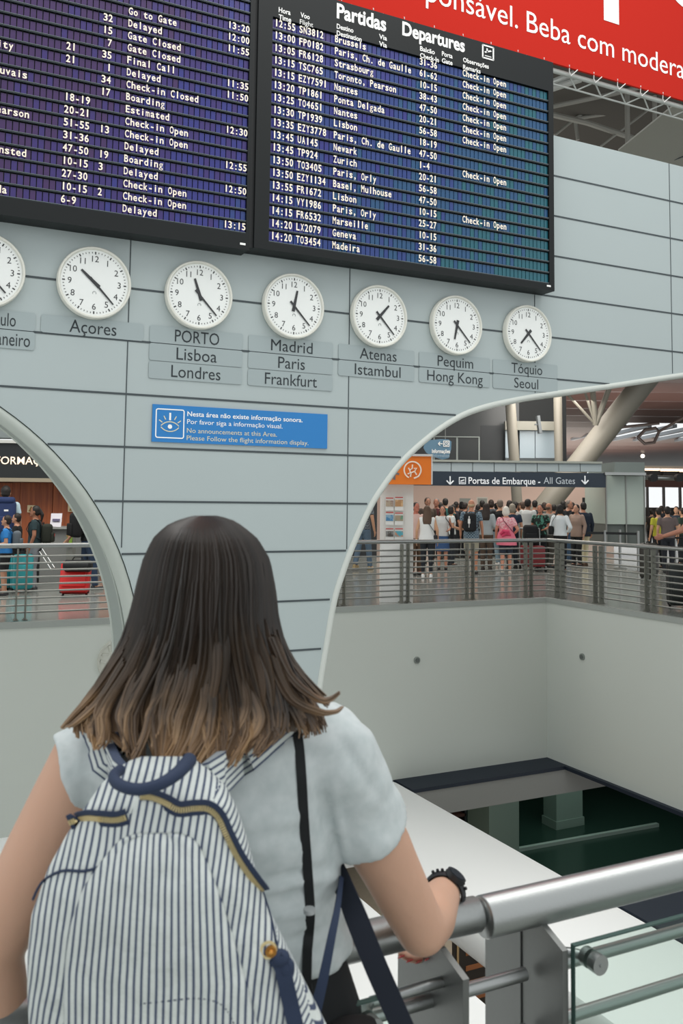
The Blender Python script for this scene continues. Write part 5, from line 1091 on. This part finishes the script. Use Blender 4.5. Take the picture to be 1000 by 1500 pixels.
# ------------------------------------------------------------------ hair
def mat_hair(name, dark, mid, tipc):
    m = mat(name, dark, .42, spec=.55); nt = m.node_tree; bs = nt.nodes['Principled BSDF']
    tc = nt.nodes.new('ShaderNodeTexCoord'); sp = nt.nodes.new('ShaderNodeSeparateXYZ'); mr = nt.nodes.new('ShaderNodeMapRange'); r = nt.nodes.new('ShaderNodeValToRGB')
    nz = nt.nodes.new('ShaderNodeTexNoise'); nz.inputs['Scale'].default_value = 16; ad = nt.nodes.new('ShaderNodeMath'); ad.operation = 'MULTIPLY_ADD'; ad.inputs[1].default_value = .10
    nt.links.new(tc.outputs['Object'], sp.inputs[0]); nt.links.new(tc.outputs['Object'], nz.inputs['Vector']); nt.links.new(nz.outputs['Fac'], ad.inputs[0]); nt.links.new(sp.outputs['Z'], ad.inputs[2])
    mr.inputs['From Min'].default_value = 1.62 + .05; mr.inputs['From Max'].default_value = 1.30 + .05
    nt.links.new(ad.outputs[0], mr.inputs[0]); nt.links.new(mr.outputs[0], r.inputs[0])
    e = r.color_ramp.elements; e[0].position = .38; e[0].color = lin(dark); e[1].position = .90; e[1].color = lin(tipc); k = r.color_ramp.elements.new(.64); k.color = lin(mid)
    nt.links.new(r.outputs[0], bs.inputs['Base Color']); return m
MH = [mat_hair('hair_dark', '1f1812', '33281f', '735a43'), mat_hair('hair_mid', '261d16', '473829', '957657'), mat_hair('hair_gold', '2a2019', '54412f', 'b8946c')]
HT = [(757, 290, 312), (762, 268, 335), (772, 246, 352), (790, 227, 374), (820, 213, 392), (860, 203, 399), (900, 194, 402), (940, 181, 409), (980, 161, 421), (1020, 135, 436), (1050, 118, 446), (1075, 120, 445), (1100, 132, 420), (1140, 150, 385)]
HD = [(757, .02, 1.20), (765, .05, 1.20), (780, .08, 1.195), (800, .098, 1.19), (850, .118, 1.19), (920, .118, 1.185), (980, .105, 1.175), (1040, .085, 1.155), (1090, .078, 1.135), (1140, .076, 1.12)]
def hsurf(y, a, rad=1.0, dx=0.0):
    """a: angle round the head, -90 degrees faces the camera"""
    xl, xr = interp(HT, y); hd, Dc = interp(HD, y); cx = (xl + xr) / 2; hw = (xr - xl) / 2
    return at(cx + hw * rad * math.cos(a) + dx, y, Dc + hd * rad * math.sin(a))
b = MB(); rows_ = []
A0, A1, NA = math.radians(-205), math.radians(25), 40
for y in (763, 767, 772, 780, 792, 810, 840, 880, 920, 960, 1000, 1030, 1055, 1072):
    rows_.append([hsurf(y, A0 + (A1 - A0) * k / NA, .93) for k in range(NA + 1)] + [hsurf(y, A1 + (A0 - A1) * k / 10, .72) for k in range(11)])
b.loft(rows_, mi=0)
b.ell(HC + EZ * .030 - GF * .022, .079, .094, .092, GR, GF, EZ, 24, 16)
rh = random.Random(3)
NL = 92
for L in range(NL):
    la_ = math.radians(rh.uniform(-200, 20)); if_side = abs(math.cos(la_))
    yend = 1076 + 58 * (1 - if_side) + rh.uniform(-14, 16); ph = rh.uniform(0, 6.28); amp = rh.uniform(7, 20); fr = rh.uniform(1.3, 2.3); curl = rh.uniform(-30, 30) * (1 - .85 * if_side)
    shade = rh.choices((0, 1, 2), (.34, .42, .24))[0]; flick = 0
    if math.cos(la_) > .80: flick = rh.uniform(4, 34); yend = 1050 + rh.uniform(-15, 30)
    if math.cos(la_) < -.80: flick = rh.uniform(-6, 8); yend = 1066 + rh.uniform(-10, 10)
    for s_ in range(24):
        da = rh.gauss(0, .085); rr = .95 + abs(rh.gauss(0, .022)); de = rh.uniform(-13, 9); P = []; n = 22; ends = yend + de; sh = rh.uniform(-3, 3)
        for i in range(n):
            u = i / (n - 1); y = 757.5 + (ends - 757.5) * (u ** 1.6); k = max(0, (u - .40) / .60)
            a = la_ + da * (1 - .80 * k ** 1.2)
            dx = amp * (1 - .6 * if_side) * math.sin(ph + u * fr * 6.28) * k ** 1.6 + curl * k ** 3 + flick * k ** 4 + sh * (1 - k)
            yy = y - abs(flick) * .35 * k ** 6
            P.append(hsurf(min(yy, 1136), a, rr + .05 * k * math.sin(ph * 1.7 + L), dx))
        b.tube(P, [.0021 * (1 - .62 * max(0, (i / (n - 1) - .6) / .4)) for i in range(n)], 4, True, mi=(shade if rh.random() < .8 else rh.randint(0, 2)))
# loose wavy locks lying over the lower back
for L in range(34):
    la_ = math.radians(-90 + (L / 33 - .5) * 140 + rh.uniform(-4, 4)); y0_ = rh.uniform(900, 1005); y1_ = 1085 + 32 * (1 - abs(math.cos(la_))) + rh.uniform(-22, 10); ph = rh.uniform(0, 6.28); amp = rh.uniform(4, 10); cu_ = rh.uniform(-24, 24)
    for s_ in range(15):
        ox = rh.gauss(0, 3.2); dr = rh.uniform(-.02, .03); P = []; n = 18; ye = y1_ + rh.uniform(-9, 7)
        for i in range(n):
            u = i / (n - 1); y = y0_ + (ye - y0_) * u
            P.append(hsurf(y, la_, .968 + .07 * math.sin(PI * min(1, u * 1.1)) + dr * u + .02 * math.sin(ph + 5 * u), amp * math.sin(ph + u * 6.5) * (.25 + .75 * u) + cu_ * u ** 4 + ox * (1 - .45 * u)))
        b.tube(P, [.0020 * (.45 + .55 * math.sin(PI * min(.5, u_ / (n - 1) * 2.5))) * (1 - .55 * max(0, (u_ / (n - 1) - .7) / .3)) for u_ in range(n)], 4, True, mi=rh.choice((1, 1, 2, 2, 2) if L % 3 else (0, 1, 1)))
# three flicked locks over the right shoulder and one over the left
for (pts, w) in (([(400, 935, 1.12), (425, 990, 1.11), (462, 1022, 1.11), (482, 1024, 1.12), (497, 1014, 1.13)], 9), ([(398, 965, 1.11), (424, 1020, 1.10), (465, 1042, 1.10), (490, 1043, 1.11), (501, 1036, 1.12)], 9), ([(180, 955, 1.14), (140, 1012, 1.13), (107, 1048, 1.135), (90, 1066, 1.14)], 13), ([(185, 970, 1.12), (148, 1025, 1.115), (112, 1058, 1.12), (98, 1064, 1.125)], 8)):
    for s_ in range(26):
        ox, oy = rh.gauss(0, w * .42), rh.gauss(0, w * .42); c3 = spline([(x + ox * (1 - .75 * i / (len(pts) - 1)), y + oy * (1 - .75 * i / (len(pts) - 1)), D + rh.uniform(-.006, .006) * 0) for i, (x, y, D) in enumerate(pts)], 5)
        q = rh.uniform(-.008, .008); b.tube([at(p.x, p.y, p.z + q) for p in c3], [.0022 - .0016 * i / (len(c3) - 1) for i in range(len(c3))], 4, True, mi=rh.choice((1, 2, 2)))
hair = b.obj('hair', MH, woman, sharp=80)
# ------------------------------------------------------------------ striped backpack
def mat_stripe(name, pitch=.0076):
    m = mat(name, 'e8ebe8', .85); nt = m.node_tree; bs = nt.nodes['Principled BSDF']
    uv = nt.nodes.new('ShaderNodeUVMap'); uv.uv_map = 'uv'; sp = nt.nodes.new('ShaderNodeSeparateXYZ'); d = nt.nodes.new('ShaderNodeMath'); d.operation = 'DIVIDE'; d.inputs[1].default_value = pitch
    f = nt.nodes.new('ShaderNodeMath'); f.operation = 'FRACT'; r = nt.nodes.new('ShaderNodeValToRGB'); e = r.color_ramp.elements
    e[0].position = .0; e[0].color = lin('4b566e'); e[1].position = 1; e[1].color = lin('4b566e')
    for p, c in ((.05, '424d66'), (.28, '424d66'), (.36, 'd2d8d4'), (.94, 'd2d8d4')): q = e.new(p); q.color = lin(c)
    nt.links.new(uv.outputs[0], sp.inputs[0]); nt.links.new(sp.outputs[0], d.inputs[0]); nt.links.new(d.outputs[0], f.inputs[0]); nt.links.new(f.outputs[0], r.inputs[0]); nt.links.new(r.outputs[0], bs.inputs['Base Color'])
    n2 = nt.nodes.new('ShaderNodeTexNoise'); n2.inputs['Scale'].default_value = 34; n2.inputs['Detail'].default_value = 3; tc = nt.nodes.new('ShaderNodeTexCoord'); bp = nt.nodes.new('ShaderNodeBump'); bp.inputs['Strength'].default_value = .5; bp.inputs['Distance'].default_value = .012
    nt.links.new(tc.outputs['Object'], n2.inputs['Vector']); nt.links.new(n2.outputs['Fac'], bp.inputs['Height']); nt.links.new(bp.outputs['Normal'], bs.inputs['Normal'])
    return m
M_STR = mat_stripe('striped_canvas'); M_NVY = mat('navy_webbing', '27344d', .8, bump=.1, bscale=300); M_GOLD = mat('gold_zip', 'e6d3a0', .4, .7)
bag = thing('backpack', 'navy and white striped canvas backpack on the back of the woman in front', 'backpack', at(250, 1640, 1.04))
BT = [(1108, 208, 270), (1114, 190, 288), (1126, 170, 306), (1150, 147, 330), (1180, 126, 346), (1220, 99, 360), (1270, 71, 374), (1340, 46, 398), (1400, 40, 428), (1460, 40, 458), (1500, 42, 478), (1560, 50, 495), (1620, 66, 498), (1650, 90, 480), (1665, 130, 440)]
BD = [(1108, .028, 1.055), (1126, .046, 1.045), (1180, .068, 1.035), (1300, .088, 1.03), (1400, .095, 1.035), (1500, .10, 1.045), (1600, .095, 1.05), (1650, .07, 1.055), (1665, .05, 1.055)]
def spw(v, p): return math.copysign(abs(v) ** p, v)
def bsurf(y, a, rad=1.0):
    xl, xr = interp(BT, y); hd, Dc = interp(BD, y); cx = (xl + xr) / 2; hw = (xr - xl) / 2
    w = 1 + .07 * noise.noise(Vector((math.cos(a) * 2.3, y * .011, math.sin(a) * 2.3))) + .035 * noise.noise(Vector((math.cos(a) * 7, y * .03, math.sin(a) * 4)))
    return at(cx + hw * rad * spw(math.cos(a), .75), y, Dc + hd * rad * w * spw(math.sin(a), .72))
ZR = [(205, 1166), (222, 1167), (243, 1175), (262, 1185), (285, 1183), (305, 1184), (320, 1197), (333, 1225), (350, 1258), (370, 1287), (384, 1304)]
SEAM = [(1166, 205), (1185, 300), (1197, 320), (1225, 334), (1258, 351), (1287, 371), (1304, 384), (1350, 398), (1400, 408), (1460, 425), (1520, 440), (1660, 452)]
def uvgrid(name, P, uvf, m, parent, closed=False, thick=0, capends=False):
    nr, nc = len(P), len(P[0]); vs = [v for r_ in P for v in r_]; fs = []
    for i in range(nr - 1):
        for k in range(nc if closed else nc - 1): fs.append((i * nc + k, i * nc + (k + 1) % nc, (i + 1) * nc + (k + 1) % nc, (i + 1) * nc + k))
    if capends: fs.append(tuple(reversed(range(nc)))); fs.append(tuple((nr - 1) * nc + k for k in range(nc)))
    me = bpy.data.meshes.new(name); me.from_pydata(vs, [], fs); uv = me.uv_layers.new(name='uv')
    for p in me.polygons:
        c = Vector((0, 0, 0))
        for vi in p.vertices: c += me.vertices[vi].co
        c /= len(p.vertices)
        for li in p.loop_indices: vi = me.loops[li].vertex_index; uv.data[li].uv = uvf(vi, me.vertices[vi].co, c)
    me.materials.append(m); me.shade_smooth(); me.set_sharp_from_angle(angle=1.2)
    bm = bmesh.new(); bm.from_mesh(me); bmesh.ops.recalc_face_normals(bm, faces=bm.faces[:]); bm.to_mesh(me); bm.free()
    o = link(name, me, parent)
    if thick: md = o.modifiers.new('thick', 'SOLIDIFY'); md.thickness = thick; md.offset = 0
    return o
def px_of(p):
    d = Vector(p) - CAM; w = d.dot(FWD); return (CX + FPX * d.dot(RT) / w, CY - FPX * d.dot(UP) / w)
NB = 96; ys = list(range(1108, 1666, 6)) + [1665]
P = [[bsurf(y, 2 * PI * k / NB) for k in range(NB)] for y in ys]
def bag_uv(vi, co, c):
    x, y = px_of(c); lat = (co - at(235, 1300, 1)).dot(GR); z = co.z
    sx_ = interp([(a_, b_) for a_, b_ in SEAM], y)[0]; lat += .0035 * noise.noise(Vector((lat * 14, 0, z * 9))) + .0016 * noise.noise(Vector((lat * 30, 3, z * 22)))
    if y < interp([(93, 1207), (130, 1197), (186, 1196), (205, 1166), (243, 1175), (262, 1185), (305, 1184), (330, 1130)], x)[0]: return (lat * .95 - z * .28, z)
    if x > sx_ + 3:
        if y > 1330 and x > sx_ + 24: return ((lat + z) * .707, z)
        return ((lat - z * 1.15) * .656, z)
    return (lat * .99 - z * .12, z)
bagbody = uvgrid('main_compartment', P, bag_uv, M_STR, bag, closed=True, capends=True)
bag_bvh = BVHTree.FromPolygons([v.co.copy() for v in bagbody.data.vertices], [tuple(p.vertices) for p in bagbody.data.polygons])
def hit(bvh, x, y, lift, D=1.0):
    d = ray(x, y); q = bvh.ray_cast(CAM, d.normalized(), 4)
    p = q[0] if q[0] else at(x, y, D)
    return p - d.normalized() * lift
# front pocket with its bulge
PK = [(1222, 205, 262), (1228, 182, 280), (1240, 168, 291), (1262, 150, 301), (1300, 124, 316), (1350, 106, 333), (1400, 98, 348), (1450, 95, 362), (1500, 95, 376), (1600, 104, 390), (1645, 125, 380)]
P = []; NU = 40
for y in [1222, 1225, 1230, 1238, 1250] + list(range(1262, 1646, 12)):
    xl, xr = interp(PK, y); row = []
    for k in range(NU + 1):
        u = k / NU; e = min(1, (y - 1222) / 55) ** .5; bul = .016 * (math.sin(PI * u) ** .55) * e
        fold = .0025 * math.sin(u * 19 + noise.noise(Vector((u * 3, y * .01, 0))) * 5) * max(0, 1 - (y - 1222) / 130)
        row.append(hit(bag_bvh, xl + (xr - xl) * u, y, .002 + bul + fold))
    P.append(row)
def pk_uv(vi, co, c):
    k = vi % (NU + 1); i = vi // (NU + 1); y = px_of(co)[1]; xl, xr = interp(PK, 1420); return ((co - at(235, 1300, 1)).dot(GR) * (1 + .25 * max(0, (co.z - 1.15) / .2)), co.z)
pocket = uvgrid('front_pocket', P, pk_uv, M_STR, bag, thick=.003)
def ribbon(name, pts, w, m, parent, th=.003, mesh=False):
    """flat band through points (x, y, lifted 3D point)"""
    rows_ = []
    for i, p in enumerate(pts):
        tt = (pts[min(i + 1, len(pts) - 1)] - pts[max(i - 1, 0)]).normalized(); s = tt.cross(FWD).normalized(); nn = s.cross(tt).normalized(); ww = w if not isinstance(w, list) else w[i]
        rows_.append([p - s * ww / 2 - nn * th / 2, p + s * ww / 2 - nn * th / 2, p + s * ww / 2 + nn * th / 2, p - s * ww / 2 + nn * th / 2])
    ww = w if not isinstance(w, list) else w[0]
    return uvgrid(name, rows_, lambda vi, co, c: ((0, ww, ww, 0)[vi % 4], 0), m, parent, closed=True, capends=True)
def path_on(bvh, pts, lift, n=6): return [hit(bvh, p.x, p.y, lift) for p in spline([(x, y, 0) for x, y in pts], n)]
for zp in (ZR, [(101, 1205), (113, 1200), (130, 1197), (150, 1199), (170, 1200), (186, 1196)]):
    c3 = path_on(bag_bvh, zp, .003, 5); tape = ribbon('zip_tape', c3, .0165, M_NVY, bag, .002)
    b = MB(); Ltot = sum((q - p).length for p, q in zip(c3, c3[1:])); s0 = 0; acc = .0016
    for p, q in zip(c3, c3[1:]):
        L = (q - p).length
        while acc < s0 + L:
            o = p + (q - p) * ((acc - s0) / L); tt = (q - p).normalized(); s = tt.cross(FWD).normalized(); b.obox(o - FWD * .0022, .0056, .0022, .0014, s, s.cross(tt), tt); acc += .0026
        s0 += L
    b.obj('zip_teeth', M_GOLD, tape, smooth=False)
# stitched seams
for nm, pts in (('seam', [(384, 1304), (398, 1350), (408, 1400), (424, 1460), (438, 1515)]), ('seam', [(48, 1318), (62, 1292), (90, 1276), (124, 1276), (150, 1268)])):
    c3 = path_on(bag_bvh, pts, .0015, 6); b = MB(); b.tube(c3, .0016, 6); b.obj(nm, M_NVY, bag)
pk_bvh = BVHTree.FromPolygons([v.co.copy() for v in pocket.data.vertices], [tuple(p.vertices) for p in pocket.data.polygons])
b = MB()
for pts in ([(205, 1470), (245, 1466), (290, 1462), (322, 1470), (338, 1490), (350, 1520)],):
    c3 = path_on(pk_bvh, pts, .001, 10)
    for i in range(0, len(c3) - 1, 2): b.cyl(c3[i], c3[i + 1], .0011, 6)
b.obj('stitching', M_NVY, bag)
# carrying handle
hp = [(176, 1128, .985), (167, 1136, .965), (170, 1146, .95), (186, 1154, .935), (208, 1156, .93), (236, 1148, .93), (258, 1134, .945), (270, 1122, .965), (277, 1114, .985)]
c3 = [at(p.x, p.y, p.z) for p in spline(hp, 5)]; b = MB(); b.tube(c3, [.0062 + .0022 * max(0, (i / (len(c3) - 1) - .6) / .4) for i in range(len(c3))], 14); b.obj('grab_handle', M_NVY, bag)
# shoulder straps over the t-shirt
def strap_pts(pts, lift): return [hit(tee_bvh, x, y, lift) for x, y in [(p.x, p.y) for p in spline([(a, c, 0) for a, c in pts], 6)]]
sl = [at(176, 1156, 1.03), at(170, 1140, 1.05)] + strap_pts([(163, 1118), (152, 1085), (144, 1062)], .014)
sl += [sl[-1] + GF * .035 + EZ * .012, sl[-1] + GF * .10 + EZ * .005, sl[-1] + GF * .155 - EZ * .05, sl[-1] + GF * .17 - EZ * .16]
ribbon('shoulder_strap', sl, .048, M_STR, bag, .010)
sr = [at(312, 1146, 1.03), at(325, 1132, 1.05)] + strap_pts([(350, 1108), (390, 1074), (424, 1046)], .014)
sr += [sr[-1] + GF * .035 + EZ * .012, sr[-1] + GF * .10 + EZ * .005, sr[-1] + GF * .155 - EZ * .05, sr[-1] + GF * .17 - EZ * .16]
ribbon('shoulder_strap', sr, .048, M_STR, bag, .010)
# dangling webbing, snap and loops
c3 = [at(p.x, p.y, p.z) for p in spline([(484, 1255, 1.27), (502, 1296, 1.215), (522, 1345, 1.165), (548, 1410, 1.15), (572, 1465, 1.15), (590, 1506, 1.15), (600, 1530, 1.15)], 5)]
ribbon('webbing_strap', c3, .029, mat('dark_navy_webbing', '161d2b', .8), bag, .003)
c3 = [at(p.x, p.y, p.z) for p in spline([(500, 1285, 1.215), (494, 1330, 1.15), (486, 1370, 1.12), (474, 1430, 1.10), (462, 1480, 1.09), (452, 1520, 1.08)], 5)]
ribbon('thin_strap', c3, [.006 + .010 * i / (len(c3) - 1) for i in range(len(c3))], M_NVY, bag, .0025)
c3 = [hit(bag_bvh, x, y, .006) for x, y in [(p.x, p.y) for p in spline([(404, 1398, 0), (413, 1410, 0), (420, 1440, 0), (428, 1475, 0), (436, 1510, 0)], 5)]]
ribbon('side_webbing', [q_ - FWD * .006 for q_ in c3], .017, M_NVY, bag, .003)
b = MB(); q = hit(bag_bvh, 410, 1403, .010); b.ell(q, .011, .008, .009, GR, GF, EZ, 14, 10); b.ell(q + GR * .007 - EZ * .011, .009, .006, .012, GR, GF, EZ, 12, 8); b.obj('webbing_knot', M_NVY, bag)
b = MB(); q = hit(bag_bvh, 397, 1392, .006); b.tube([q, q - FWD * .004], .006, 16); b.ell(q - FWD * .005, .0035, .003, .0035, GR, GF, EZ, 10, 6); b.obj('snap', mat('brass_snap', 'c08a45', .3, .9), bag)
b = MB(); q = hit(bag_bvh, 393, 1391, .004); b.ring(q, .008, .0025, GR, EZ, -GF, .002, 18); b.obj('snap_ring', M_GOLD, bag)
# black crossbody strap with its small bag at the front of the hip
cb = thing('crossbody_bag', 'black crossbody bag with flat black strap running down the grey t-shirt', 'bag', at(452, 1480, 1.2))
c3 = [hit(tee_bvh, p.x, p.y, .004) for p in spline([(430, 1046, 0), (437, 1085, 0), (441, 1130, 0), (445, 1200, 0), (450, 1270, 0), (454, 1330, 0), (453, 1360, 0), (450, 1392, 0)], 5)]
top_ = c3[0]; c3 = [top_ + GF * .15 - EZ * .12, top_ + GF * .12 - EZ * .02, top_ + GF * .06 + EZ * .012, top_ + GF * .02 + EZ * .010] + c3 + [at(449, 1440, 1.165), at(455, 1500, 1.165)]
ribbon('strap', c3, .0125, mat('strap_black', '0d1113', .7), cb, .003)
b = MB(); b.tube([at(453, 1331, 1.136), at(453, 1337, 1.136)], .0075, 12); b.obj('strap_slider', mat('slider_pale', 'a7abab', .4), cb)
b = MB(); c = at(470, 1590, 1.20); b.bevbox(c, .16, .06, .16, .02, GR, GF, EZ); b.obj('pouch', mat('strap_black'), cb)
